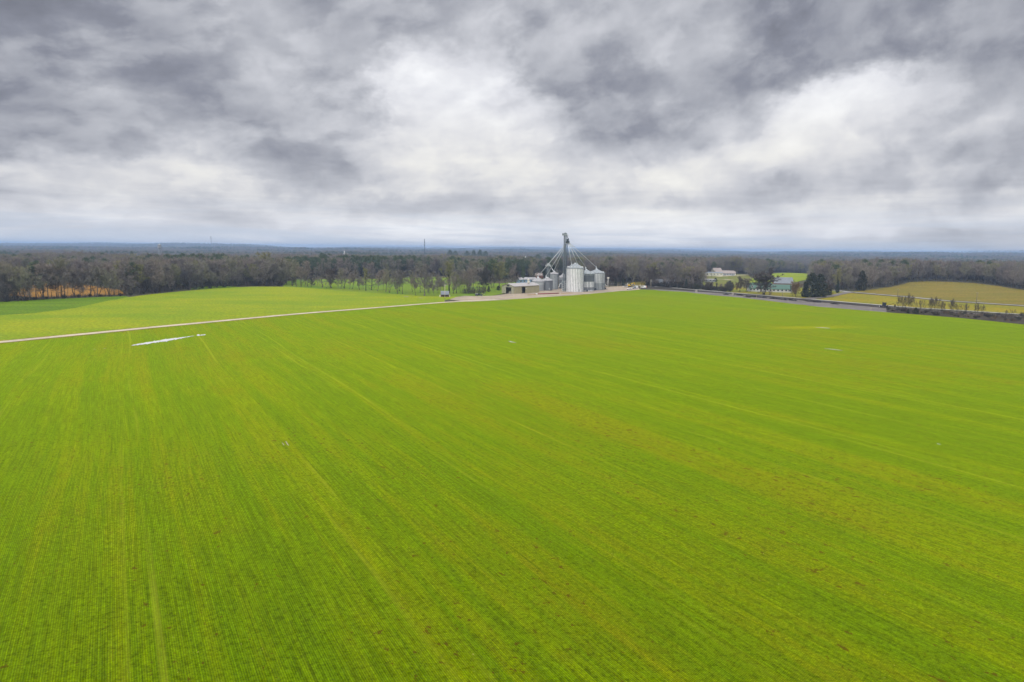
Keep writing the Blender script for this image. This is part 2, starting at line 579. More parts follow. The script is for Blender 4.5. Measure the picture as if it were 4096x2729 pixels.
    for off in (3.0, 5.7):
        ln = t.ramp(t.math('ABSOLUTE', t.math('SUBTRACT', um, off)), 0.15, 0.5, 1.0, 0.0)
        ln = t.math('MULTIPLY', ln, t.ramp(t.noise(t.comb(t.math('MULTIPLY', u, 0.3), t.math('MULTIPLY', v, 0.012), off), 1.0, 4.0, 0.65), 0.45, 0.70, 0.0, 0.42))
        c = t.mix(ln, c, (0.24, 0.255, 0.015, 1))
    # ochre wash where water stood near the far right corner
    wp = G(3250, 1310)
    q = t.vmath('LENGTH', t.mapping(co, loc=(wp[0], wp[1], 0), rot=(0, 0, 0.25), scale=(40, 10, 1), typ='TEXTURE'), out=1)
    oc = t.math('MULTIPLY', t.ramp(t.math('MULTIPLY_ADD', p3, 0.9, q), 0.5, 1.45, 1.0, 0.0), 0.30)
    c = t.mix(oc, c, (0.33, 0.25, 0.004, 1))
    t.put(bs.inputs['Base Color'], c)
    bs.inputs['Roughness'].default_value = 0.85
    bs.inputs['Specular IOR Level'].default_value = 0.02
    bs.inputs['Sheen Weight'].default_value = 0.85
    bs.inputs['Sheen Roughness'].default_value = 0.35
    t.put(bs.inputs['Sheen Tint'], t.mix(0.55, (0.72, 0.88, 0.001, 1), t.mix(1.0, c, (5.6, 5.6, 5.0, 1), 'MULTIPLY')))
    hgt = t.math('MULTIPLY_ADD', row, -0.5, fin)
    b = t.node('ShaderNodeBump', {'Height': hgt, 'Strength': 0.35, 'Distance': 0.10})
    t.put(bs.inputs['Normal'], b.outputs[0])
    return m


def gravel_material(name, ca, cb, rut=0.0):
    m, t, bs = new_mat(name)
    co = t.node('ShaderNodeTexCoord').outputs['Object']
    big = t.noise(co, 0.06, 4.0, 0.6)
    mid = t.noise(co, 0.5, 4.0, 0.65)
    fin = t.noise(co, 5.0, 3.0, 0.7)
    c = t.mix(t.ramp(t.math('MULTIPLY_ADD', mid, 0.5, t.math('MULTIPLY', big, 0.5)), 0.4, 0.62), ca, cb)
    k = t.ramp(fin, 0.25, 0.75, 0.78, 1.22)
    t.put(bs.inputs['Base Color'], t.mix(1.0, c, t.comb(k, k, k), 'MULTIPLY'))
    bs.inputs['Roughness'].default_value = 0.9
    bs.inputs['Specular IOR Level'].default_value = 0.2
    b = t.node('ShaderNodeBump', {'Height': fin, 'Strength': 0.4, 'Distance': 0.05})
    t.put(bs.inputs['Normal'], b.outputs[0])
    return m


MT = {}
MT['wheat'] = wheat_material()
MT['yellow'] = turf('yellow_green_crop', (0.215, 0.255, 0.0008, 1), (0.15, 0.225, 0.0008, 1), (0.27, 0.26, 0.001, 1), 0.012, 0.8, 0.3, (1, 2.2, 1), -0.25)
MT['strip'] = turf('dark_green_crop', (0.105, 0.18, 0.0006, 1), (0.075, 0.145, 0.0006, 1), (0.12, 0.13, 0.004, 1), 0.02, 0.8, 0.3, (1, 3, 1), -0.3)
MT['pasture'] = turf('pasture_grass', (0.10, 0.18, 0.008, 1), (0.14, 0.20, 0.008, 1), (0.19, 0.19, 0.02, 1), 0.02, 0.7)
MT['ranch'] = turf('ranch_grass', (0.12, 0.145, 0.02, 1), (0.15, 0.145, 0.03, 1), (0.16, 0.13, 0.035, 1), 0.03, 0.7)
MT['lawn'] = turf('dry_lawn', (0.20, 0.165, 0.012, 1), (0.12, 0.145, 0.010, 1), (0.24, 0.17, 0.02, 1), 0.03, 0.7)
MT['golden'] = turf('golden_grass', (0.190, 0.140, 0.016, 1), (0.140, 0.125, 0.008, 1), (0.140, 0.080, 0.018, 1), 0.02, 0.6, 0.3, (1, 2.5, 1), 0.2)
MT['goldstrip'] = turf('yellow_roadside_grass', (0.24, 0.19, 0.006, 1), (0.17, 0.165, 0.006, 1), (0.26, 0.17, 0.008, 1), 0.02, 0.6)
MT['sedge'] = turf('orange_broomsedge', (0.30, 0.15, 0.02, 1), (0.19, 0.10, 0.02, 1), (0.12, 0.08, 0.02, 1), 0.09, 0.8)
MT['verge'] = turf('dead_grass_verge', (0.22, 0.15, 0.02, 1), (0.15, 0.15, 0.01, 1), (0.27, 0.17, 0.03, 1), 0.08, 1.0)
MT['floor'] = turf('woodland_floor', (0.062, 0.052, 0.032, 1), (0.075, 0.072, 0.036, 1), (0.06, 0.06, 0.035, 1), 0.02, 0.5)
MT['gravel'] = gravel_material('pale_gravel', (0.50, 0.43, 0.32, 1), (0.36, 0.31, 0.23, 1))
MT['yard'] = gravel_material('yard_gravel', (0.36, 0.29, 0.215, 1), (0.25, 0.205, 0.155, 1))
MT['paved'] = gravel_material('pale_paving', (0.34, 0.33, 0.315, 1), (0.27, 0.265, 0.255, 1))
MT['ballast'] = gravel_material('railway_ballast', (0.17, 0.15, 0.135, 1), (0.105, 0.092, 0.082, 1))
MT['steel_light'] = steel_sheet('galvanised_light', (0.84, 0.85, 0.855, 1), 0.5, 0.1)
MT['steel_mid'] = steel_sheet('galvanised_mid', (0.39, 0.42, 0.43, 1), 0.5, 0.15)
MT['steel_pale'] = steel_sheet('galvanised_pale', (0.60, 0.62, 0.625, 1), 0.5, 0.1)
MT['steel_dull'] = steel_sheet('galvanised_dull', (0.30, 0.32, 0.34, 1), 0.6, 0.2)
MT['steel_dark'] = steel_sheet('galvanised_weathered', (0.165, 0.18, 0.20, 1), 0.65, 0.15)
MT['steel_roof'] = plain('roof_steel', (0.27, 0.295, 0.31, 1), 0.5, 0.3, 0.15, 1.2)
MT['steel_roof_pale'] = plain('roof_steel_pale', (0.33, 0.325, 0.335, 1), 0.6, 0.1, 0.16, 1.2)
MT['stiff'] = plain('stiffener_steel', (0.105, 0.125, 0.15, 1), 0.6, 0.1)
MT['spout'] = plain('spout_steel', (0.62, 0.65, 0.66, 1), 0.4, 0.35)
MT['tower'] = plain('tower_steel', (0.20, 0.235, 0.25, 1), 0.6, 0.1)  # darkened steel: the silhouette against the sky is put into the colour
MT['tower_dark'] = plain('tower_steel_dark', (0.03, 0.045, 0.058, 1), 0.6, 0.1)
MT['tower_mid'] = plain('leg_casing', (0.09, 0.11, 0.125, 1), 0.6, 0.1)
MT['white'] = plain('white_paint', (0.78, 0.78, 0.76, 1), 0.4, 0, 0.06)
MT['house_white'] = plain('house_siding', (0.50, 0.50, 0.49, 1), 0.6, 0, 0.08)
MT['cream'] = plain('cream_paint', (0.62, 0.60, 0.50, 1), 0.5, 0, 0.08)
MT['tan'] = plain('tan_sheet_wall', (0.335, 0.305, 0.185, 1), 0.6, 0.0, 0.10, 0.8, 0.0, (1, 1, 0.2))
MT['tan_side'] = plain('grey_tan_gable_wall', (0.34, 0.33, 0.235, 1), 0.6, 0.0, 0.10, 0.8)
MT['shed_roof'] = plain('pale_sheet_roof', (0.34, 0.315, 0.305, 1), 0.5, 0.1, 0.10, 0.5)
MT['black'] = plain('black_opening', (0.012, 0.014, 0.02, 1), 0.9, 0, 0.2)
MT['rubber'] = plain('tyre_rubber', (0.025, 0.025, 0.027, 1), 0.9)
MT['glass'] = plain('dark_glass', (0.03, 0.04, 0.05, 1), 0.1, 0, 0.1)
MT['navy'] = plain('dark_blue_paint', (0.008, 0.020, 0.035, 1), 0.25)
MT['silver'] = plain('silver_paint', (0.40, 0.43, 0.46, 1), 0.3, 0.4, 0.05)
MT['yellow_paint'] = plain('yellow_paint', (0.72, 0.46, 0.01, 1), 0.4)
MT['red'] = plain('dark_red_paint', (0.22, 0.018, 0.022, 1), 0.5)
MT['red_light'] = plain('red_paint', (0.55, 0.06, 0.03, 1), 0.4)
MT['timber'] = plain('pole_timber', (0.20, 0.165, 0.12, 1), 0.9, 0, 0.2, 2.0)
MT['timber_pale'] = plain('pale_pole', (0.46, 0.42, 0.32, 1), 0.8, 0, 0.12)
MT['orange_wood'] = plain('orange_board', (0.40, 0.22, 0.06, 1), 0.8)
MT['brown_wood'] = plain('brown_board', (0.10, 0.065, 0.04, 1), 0.9)
MT['hut_roof'] = plain('grey_sheet_roof', (0.165, 0.185, 0.21, 1), 0.5, 0.2, 0.2, 0.8)
MT['green_roof'] = plain('green_shingle', (0.075, 0.145, 0.115, 1), 0.8, 0, 0.15)
MT['tan_roof'] = plain('pinkish_shingle', (0.30, 0.25, 0.23, 1), 0.85)
MT['brick'] = plain('brick_brown', (0.22, 0.105, 0.075, 1), 0.9)
MT['greywall'] = plain('grey_blue_wall', (0.34, 0.37, 0.40, 1), 0.7)
MT['blue'] = plain('blue_sheet', (0.20, 0.31, 0.46, 1), 0.5)
MT['concrete'] = plain('concrete', (0.40, 0.37, 0.32, 1), 0.9, 0, 0.15)
MT['tie'] = plain('creosoted_timber', (0.022, 0.017, 0.018, 1), 0.8, 0, 0.35)
MT['rail'] = plain('rail_steel', (0.10, 0.085, 0.075, 1), 0.5, 0.5)
MT['skin'] = plain('skin', (0.45, 0.27, 0.19, 1), 0.6, 0, 0.05)
MT['hair'] = plain('dark_hair', (0.04, 0.03, 0.02, 1), 0.7)
MT['shirt'] = plain('pale_cloth', (0.62, 0.60, 0.60, 1), 0.9)
MT['pink'] = plain('pink_cloth', (0.50, 0.30, 0.28, 1), 0.9)
MT['trouser'] = plain('dark_cloth', (0.035, 0.035, 0.05, 1), 0.9)
MT['bark'] = tinted('bark', (0.135, 0.115, 0.095, 1), (0.080, 0.070, 0.062, 1))
MT['bark_dark'] = tinted('ivy_clad_bark', (0.030, 0.038, 0.022, 1), (0.035, 0.032, 0.026, 1))
MT['twig'] = tinted('bare_twigs', (0.255, 0.215, 0.185, 1), (0.175, 0.160, 0.152, 1), 0.9, (0.235, 0.225, 0.150, 1))
MT['twig_dark'] = tinted('dark_twigs', (0.125, 0.095, 0.082, 1), (0.095, 0.088, 0.076, 1))
MT['twig_black'] = tinted('thicket_twigs', (0.055, 0.046, 0.038, 1), (0.070, 0.058, 0.042, 1), 0.9, (0.045, 0.055, 0.028, 1))
MT['litter'] = turf('leaf_litter', (0.040, 0.032, 0.022, 1), (0.055, 0.045, 0.028, 1), (0.075, 0.058, 0.03, 1), 0.05, 0.9)
MT['twig_olive'] = tinted('budding_twigs', (0.26, 0.245, 0.115, 1), (0.215, 0.215, 0.10, 1))
MT['twig_yellow'] = tinted('yellow_buds', (0.36, 0.33, 0.05, 1), (0.33, 0.30, 0.06, 1))
MT['twig_tan'] = tinted('tan_twigs', (0.21, 0.145, 0.070, 1), (0.17, 0.115, 0.065, 1))
MT['needle'] = tinted('pine_needles', (0.085, 0.118, 0.062, 1), (0.100, 0.125, 0.066, 1))
MT['cedar'] = tinted('cedar_leaf', (0.030, 0.043, 0.024, 1), (0.052, 0.052, 0.032, 1))


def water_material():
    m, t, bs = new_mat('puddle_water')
    bs.inputs['Base Color'].default_value = (0.70, 0.69, 0.655, 1)  # pale base colour stands in for the sky reflected in the water
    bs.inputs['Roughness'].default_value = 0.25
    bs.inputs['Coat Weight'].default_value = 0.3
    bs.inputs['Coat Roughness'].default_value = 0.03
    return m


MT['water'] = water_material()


# ------------------------------------------------------------------ ground and sheets that lie on it
def structure(o):
    o['kind'] = 'structure'
    return o


def build_ground():
    rr = list(np.arange(0, 1230, 15.0)[1:])
    while rr[-1] < 15500:
        rr.append(rr[-1] * 1.032)
    na = 300
    th = np.linspace(0, 2 * math.pi, na, endpoint=False)
    vs = [(0, 0, hz(0, 0) - 0.2)]
    for r in rr:
        x, y = r * np.sin(th), r * np.cos(th)
        z = H(x, y) - 0.2
        vs += list(zip(x.tolist(), y.tolist(), z.tolist()))
    fs = [(0, 1 + (k + 1) % na, 1 + k) for k in range(na)]
    for i in range(len(rr) - 1):
        a, b = 1 + i * na, 1 + (i + 1) * na
        fs += [(a + k, a + (k + 1) % na, b + (k + 1) % na, b + k) for k in range(na)]
    m = bpy.data.meshes.new('ground')
    m.from_pydata(vs, [], fs)
    m.materials.append(MT['floor'])
    m.polygons.foreach_set('use_smooth', [True] * len(m.polygons))
    structure(link('ground', m))


build_ground()


def densify(poly, step):
    out = []
    n = len(poly)
    for i in range(n):
        a, b = np.asarray(poly[i][:2], float), np.asarray(poly[(i + 1) % n][:2], float)
        k = max(1, int(np.linalg.norm(b - a) / step))
        for j in range(k):
            out.append(a + (b - a) * j / k)
    return out


def inside(poly, x, y):
    x, y = np.asarray(x), np.asarray(y)
    c = np.zeros(x.shape, bool)
    P = np.asarray([p[:2] for p in poly], float)
    j = len(P) - 1
    for i in range(len(P)):
        xi, yi, xj, yj = P[i, 0], P[i, 1], P[j, 0], P[j, 1]
        if yi != yj:
            hit = ((yi > y) != (yj > y)) & (x < (xj - xi) * (y - yi) / (yj - yi) + xi)
            c ^= hit
        j = i
    return c


def sheet(name, poly, mat, lift, cell=8.0, rough=0.0, seed=1):
    """a field or road lying on the terrain"""
    b = densify(poly, cell)
    if rough:
        rg = np.random.RandomState(seed)
        b = [p + rg.normal(0, rough, 2) for p in b]
    B = np.array(b)
    x0, y0 = B.min(0)
    x1, y1 = B.max(0)
    gx, gy = np.meshgrid(np.arange(x0 + cell / 2, x1, cell), np.arange(y0 + cell / 2, y1, cell))
    gx, gy = gx.ravel(), gy.ravel()
    k = inside(b, gx, gy)
    pts = [Vector((float(p[0]), float(p[1]))) for p in b] + [Vector((float(p), float(q))) for p, q in zip(gx[k], gy[k])]
    edges = [(i, (i + 1) % len(b)) for i in range(len(b))]
    v2, _, f2, _, _, _ = delaunay_2d_cdt(pts, edges, [], 1, 1e-4)
    xs = np.array([p[0] for p in v2])
    ys = np.array([p[1] for p in v2])
    zs = H(xs, ys) + lift
    m = bpy.data.meshes.new(name)
    m.from_pydata(list(zip(xs.tolist(), ys.tolist(), zs.tolist())), [], [tuple(f) for f in f2])
    m.update()
    if len(m.polygons) and m.polygons[0].normal.z < 0:
        m.flip_normals()
    m.materials.append(mat)
    m.polygons.foreach_set('use_smooth', [True] * len(m.polygons))
    return structure(link(name, m))


def PX(pts):
    """photo pixels -> ground points"""
    return [G(x, y)[:2] for x, y in pts]


def ribbon(pts, width):
    P = [np.asarray(p[:2], float) for p in pts]
    L, Rr = [], []
    for i, p in enumerate(P):
        d = P[min(i + 1, len(P) - 1)] - P[max(i - 1, 0)]
        d = d / np.linalg.norm(d)
        n = np.array([-d[1], d[0]])
        wd = width[i] if hasattr(width, '__len__') else width
        L.append(p + n * wd / 2)
        Rr.append(p - n * wd / 2)
    return L + Rr[::-1]


road_c = PX([(-420, 1410), (-200, 1389), (0, 1369.5), (300, 1340.5), (600, 1311), (900, 1283), (1200, 1255.6), (1450, 1236), (1662, 1219), (1778, 1210), (1885, 1204), (1990, 1199)])
FIELD_EDGE_FAR = [(1990, 1201), (2130, 1192), (2277, 1183), (2400, 1172.5), (2480, 1165), (2520, 1162.5), (2562, 1158.5), (2640, 1161.5), (2740, 1167), (2842, 1179), (2960, 1189.4), (3113, 1207), (3266, 1225), (3521, 1246.8), (3674, 1258), (3853, 1272), (4096, 1297), (4400, 1335)]
main_poly = [p + (np.array([0, -3.2])) for p in road_c[:-1]] + PX(FIELD_EDGE_FAR) + [np.array([420., 20.]), np.array([60., -60.]), np.array([-60., -60.]), np.array([-420., 20.])]
structure_main = sheet('wheat_field', main_poly, MT['wheat'], 0.02, 9.0, 0.25)
YF_TOP = [(-420, 1262), (0, 1260), (140, 1252), (300, 1232), (420, 1205), (520, 1188), (600, 1178), (720, 1166), (850, 1155), (1000, 1147), (1150, 1147), (1250, 1154), (1340, 1162), (1420, 1167), (1500, 1172), (1600, 1178), (1700, 1186), (1790, 1186), (1850, 1186), (1822, 1190), (1796, 1198), (1775, 1205)]
yellow_poly = PX(YF_TOP) + [p + np.array([0, 3.0]) for p in road_c[:-2][::-1]]
sheet('yellow_green_field', yellow_poly, MT['yellow'], 0.02, 8.0, 0.4)
strip_poly = PX([(-420, 1218), (0, 1208), (150, 1200), (300, 1193), (420, 1188), (505, 1185), (520, 1188.5), (420, 1206), (300, 1233), (140, 1253), (0, 1261), (-420, 1264)])
sheet('dark_green_strip', strip_poly, MT['strip'], 0.03, 7.0, 0.4)
pasture_poly = PX([(1130, 1146), (1150, 1126), (1190, 1119), (1320, 1117), (1480, 1116), (1560, 1117), (1640, 1110), (1760, 1108), (1900, 1120), (1930, 1132), (2010, 1134), (2060, 1128), (2120, 1134), (2080, 1150), (2006, 1176), (1965, 1184), (1857, 1184), (1800, 1186.5), (1700, 1187), (1600, 1179), (1500, 1173), (1420, 1168), (1340, 1163), (1250, 1155), (1150, 1148)])
glade_poly = PX([(760, 1158), (775, 1147), (900, 1144), (960, 1149), (850, 1154)])
sheet('glade', glade_poly, MT['strip'], -0.02, 8.0, 0.3)
sheet('pasture', pasture_poly, MT['pasture'], -0.02, 9.0, 0.3)
sedge_poly = PX([(30, 1182), (55, 1128), (110, 1116), (180, 1118), (330, 1138), (480, 1160), (500, 1178), (300, 1186), (150, 1190)])
sheet('broomsedge_field', sedge_poly, MT['sedge'], 0.0, 7.0, 0.3)
yard_poly = PX([(1796, 1199), (1822, 1189), (1857, 1184), (1903, 1185), (1965, 1184), (2008, 1179), (2060, 1172), (2100, 1155), (2200, 1146), (2300, 1142), (2435, 1148), (2475, 1146), (2505, 1144.5), (2552, 1151), (2562, 1158.5), (2526, 1162.5), (2480, 1165), (2400, 1172.5), (2277, 1183), (2130, 1192), (1990, 1202), (1885, 1207.5), (1850, 1206), (1830, 1203)])
sheet('gravel_yard', yard_poly, MT['yard'], 0.05, 5.0, 0.3)
verge = ribbon(road_c, [8.0, 8.0, 8.0, 8.0, 8.0, 7.5, 7.0, 7.0, 7.0, 7.0, 7.0, 7.0])
sheet('road_verge', verge, MT['verge'], 0.07, 6.0, 0.35, 5)
sheet('gravel_road', ribbon(road_c, [4.9] * 9 + [5.0, 6.0, 7.0]), MT['gravel'], 0.11, 3.5, 0.12, 6)
rail_px = [(2150, 1122), (2300, 1130.5), (2420, 1138.5), (2500, 1143.5), (2603, 1150.5), (2781, 1164.5), (2932, 1177), (3060, 1188), (3240, 1203), (3521, 1228), (3674, 1241), (3850, 1253), (4096, 1270), (4400, 1292)]
rail_c = PX(rail_px)
road2_px = [(2300, 1125.5), (2420, 1133), (2500, 1138.5), (2603, 1145.5), (2781, 1159.5), (2932, 1172), (3060, 1182.5), (3113, 1187), (3240, 1197.5), (3521, 1221), (3674, 1233), (3845, 1243), (4096, 1259), (4400, 1279)]
road2_c = PX(road2_px)
bare_poly = PX([(2590, 1156.5), (2740, 1164), (2842, 1171), (2960, 1180), (3113, 1194), (3266, 1208), (3521, 1231), (3674, 1244), (3850, 1256), (4096, 1274), (4400, 1296), (4400, 1336), (4096, 1298), (3853, 1273), (3674, 1259), (3521, 1248), (3266, 1226.5), (3113, 1208.5), (2960, 1190.5), (2842, 1180.5), (2740, 1168), (2640, 1163)])
sheet('bare_ground', bare_poly, MT['ballast'], 0.03, 6.0, 0.5, 9)
bank2_poly = PX([(3548, 1234), (3674, 1243), (3850, 1255), (4096, 1264), (4400, 1288), (4400, 1337), (4096, 1298.5), (3853, 1273.5), (3674, 1259.5), (3545, 1249)])
sheet('brush_bank', bank2_poly, MT['litter'], 0.07, 6.0, 0.4, 19)
sheet('railway_bed', ribbon(rail_c, 5.2), MT['ballast'], 0.12, 5.0, 0.25, 3)
lawn_poly = PX([(2850, 1158), (2930, 1150), (3000, 1146), (3200, 1150), (3300, 1160), (3353, 1166), (3400, 1168), (3330, 1186), (3240, 1196), (3113, 1186), (3060, 1181.5), (2932, 1171)])
sheet('lawn', lawn_poly, MT['lawn'], 0.0, 7.0, 0.4)
roadB_px = [(3340, 1162.5), (3395, 1168.5), (3496, 1177), (3639, 1189), (3786, 1204), (3940, 1214), (4096, 1224), (4400, 1246)]
gold_poly = PX([(3400, 1167), (3470, 1160), (3560, 1149), (3640, 1129), (3720, 1125.5), (3900, 1133), (4000, 1146), (4096, 1160), (4400, 1190), (4400, 1243), (4096, 1221), (3940, 1211), (3786, 1201), (3639, 1186.5), (3496, 1174.5)])
sheet('golden_hill', gold_poly, MT['golden'], 0.03, 9.0, 0.4)
gs_poly = PX([(3240, 1199), (3330, 1188), (3396, 1172), (3496, 1180), (3639, 1192), (3786, 1207), (3940, 1217), (4096, 1227), (4400, 1249), (4400, 1278), (4096, 1257), (3845, 1241.5), (3674, 1231.5), (3521, 1219.5)])
sheet('yellow_roadside', gs_poly, MT['goldstrip'], 0.01, 8.0, 0.4)
sheet('road', ribbon(road2_c, 5.0), MT['paved'], 0.16, 5.0)
sheet('side_road', ribbon(PX(roadB_px), 6.0), MT['paved'], 0.20, 5.0)
sheet('junction_road', ribbon(PX([(3222, 1197), (3317, 1187), (3370, 1175), (3400, 1169.5)]), [9, 6.5, 6.5, 9]), MT['ballast'], 0.24, 4.0)
far_green = PX([(2990, 1131), (3010, 1112), (3110, 1092.5), (3160, 1091.5), (3232, 1095), (3245, 1115), (3150, 1136), (3060, 1136)])
sheet('bright_green_field', far_green, MT['yellow'], 0.0, 14.0)
ranch_poly = PX([(2810, 1152), (2815, 1112), (2830, 1098), (2900, 1096), (2990, 1098), (3005, 1112), (2985, 1140), (2930, 1150)])
sheet('ranch_pasture', ranch_poly, MT['ranch'], 0.0, 10.0)
sheet('ranch_drive', ribbon(PX([(2825, 1105.5), (2870, 1106.5), (2920, 1103), (3000, 1099.5)]), 9), MT['gravel'], 0.1, 8.0)
sheet('ranch_lane', ribbon(PX([(2860, 1117), (2895, 1118), (2930, 1121)]), 7), MT['gravel'], 0.1, 8.0)
bank_poly = PX([(2430, 1147), (2500, 1143), (2530, 1128), (2580, 1126), (2596, 1141), (2560, 1149), (2475, 1145)])
sheet('grass_bank', bank_poly, MT['golden'], 0.02, 6.0)


# standing water in the wheel ruts
def puddle(name, pts, wid, seed, lift=0.12):
    rg = np.random.RandomState(seed)
    sheet(name, ribbon(PX(pts), wid), MT['water'], lift, 0.9, min(0.28, 0.22 * min(wid)), seed)


def build_puddles():
    # a ragged line of water across the rows
    rg = np.random.RandomState(5)
    mb = MB()
    a, b = G(528, 1383), G(775, 1345)
    n = 46
    dr = np.array([math.sin(ROW_AZ), math.cos(ROW_AZ)])
    ac = (b - a)[:2] / np.linalg.norm((b - a)[:2])
    for i in range(n):
        f = (i + 0.5) / n
        c = (a + (b - a) * f)[:2] + ac * rg.normal(0, 0.15)
        ln = (0.8 + 2.7 * math.sin(math.pi * min(1, f * 1.1)) ** 0.7) * rg.uniform(0.6, 1.25)
        wd = rg.uniform(0.45, 0.85)
        m = 10
        vs = []
        for k in range(m):
            th = 2 * math.pi * k / m
            rr = rg.uniform(0.75, 1.2)
            p = c + ac * wd * math.cos(th) * rr + dr * ln * math.sin(th) * rr
            vs.append((p[0], p[1], hz(p[0], p[1]) + 0.10 + 0.004 * (i % 5)))
        mb.add(vs, [tuple(range(m))])
    c0 = G(803, 1341)[:2]
    for i in range(5):
        c = c0 + rg.normal(0, 0.9, 2)
        vs = []
        for k in range(9):
            th = 2 * math.pi * k / 9
            rr = rg.uniform(0.6, 1.1)
            p = c + ac * 0.9 * math.cos(th) * rr + dr * 1.6 * math.sin(th) * rr
            vs.append((p[0], p[1], hz(p[0], p[1]) + 0.10 + 0.004 * i))
        mb.add(vs, [tuple(range(9))])
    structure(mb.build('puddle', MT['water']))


build_puddles()
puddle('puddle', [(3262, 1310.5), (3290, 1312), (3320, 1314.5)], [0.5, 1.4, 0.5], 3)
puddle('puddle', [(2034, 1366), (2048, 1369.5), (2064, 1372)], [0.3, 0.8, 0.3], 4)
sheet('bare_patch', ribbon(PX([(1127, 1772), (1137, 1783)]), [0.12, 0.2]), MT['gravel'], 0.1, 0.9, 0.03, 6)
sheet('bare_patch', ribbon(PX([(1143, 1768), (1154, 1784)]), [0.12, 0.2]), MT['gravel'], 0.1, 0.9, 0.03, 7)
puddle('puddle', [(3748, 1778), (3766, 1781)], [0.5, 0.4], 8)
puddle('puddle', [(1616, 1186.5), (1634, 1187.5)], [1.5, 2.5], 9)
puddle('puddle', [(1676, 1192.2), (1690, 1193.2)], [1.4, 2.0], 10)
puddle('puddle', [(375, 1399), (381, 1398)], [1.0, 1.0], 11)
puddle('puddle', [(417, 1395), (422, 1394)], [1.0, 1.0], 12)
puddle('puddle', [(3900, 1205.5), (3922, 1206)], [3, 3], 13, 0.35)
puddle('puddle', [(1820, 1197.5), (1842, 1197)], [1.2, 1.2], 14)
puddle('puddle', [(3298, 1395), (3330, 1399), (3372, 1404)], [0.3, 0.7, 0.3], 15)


# ------------------------------------------------------------------ railway
def build_rails():
    # finer centre line
    P = [np.asarray(p) for p in rail_c]
    fine = []
    for a, b in zip(P[:-1], P[1:]):
        k = max(1, int(np.linalg.norm(b - a) / 12))
        fine += [a + (b - a) * j / k for j in range(k)]
    fine.append(P[-1])
    root = thing('railway_track', 'rusty railway track on grey ballast beyond the wheat field', 'railway track', (0, 0, 0))
    for side in (-0.75, 0.75):
        mb = MB()
        pts = []
        for i, p in enumerate(fine):
            d = fine[min(i + 1, len(fine) - 1)] - fine[max(i - 1, 0)]
            d = d / np.linalg.norm(d)
            q = p + np.array([-d[1], d[0]]) * side
            pts.append((q[0], q[1], hz(q[0], q[1]) + 0.42))
        for a, b in zip(pts[:-1], pts[1:]):
            mb.tube(a, b, 0.10, 0.10, 4, False)
        mb.build('rail', MT['rail'], root)
    mb = MB()
    for i in range(len(fine) - 1):
        a, b = fine[i], fine[i + 1]
        d = b - a
        L = np.linalg.norm(d)
        d = d / L
        n = max(1, int(L / 1.5))
        for j in range(n):
            p = a + d * (j + 0.5) * L / n
            mb.box((p[0], p[1], hz(p[0], p[1]) + 0.24), (0.28, 2.6, 0.2), math.atan2(d[1], d[0]))
    o = mb.build('sleeper', MT['tie'], root)
    o['kind'] = 'stuff'


build_rails()


# ------------------------------------------------------------------ trees
UP = np.array([0, 0, 1.0])


def unit(v):
    return v / (np.linalg.norm(v) + 1e-9)


def twig_tris(mb, p, d, rg, n, ln, w, spreadk=0.9):
    """a spray of n thin twigs"""
    for _ in range(n):
        q = unit(d + rg.normal(0, spreadk, 3) + UP * 0.25)
        L = ln * rg.uniform(0.55, 1.2)
        s = unit(np.cross(q, rg.normal(0, 1, 3))) * w * rg.uniform(0.7, 1.3) * 0.5
        b = p + rg.normal(0, 0.12, 3)
        mb.add([b - s, b + s, b + q * L + rg.normal(0, 0.08, 3)], [(0, 1, 2)])


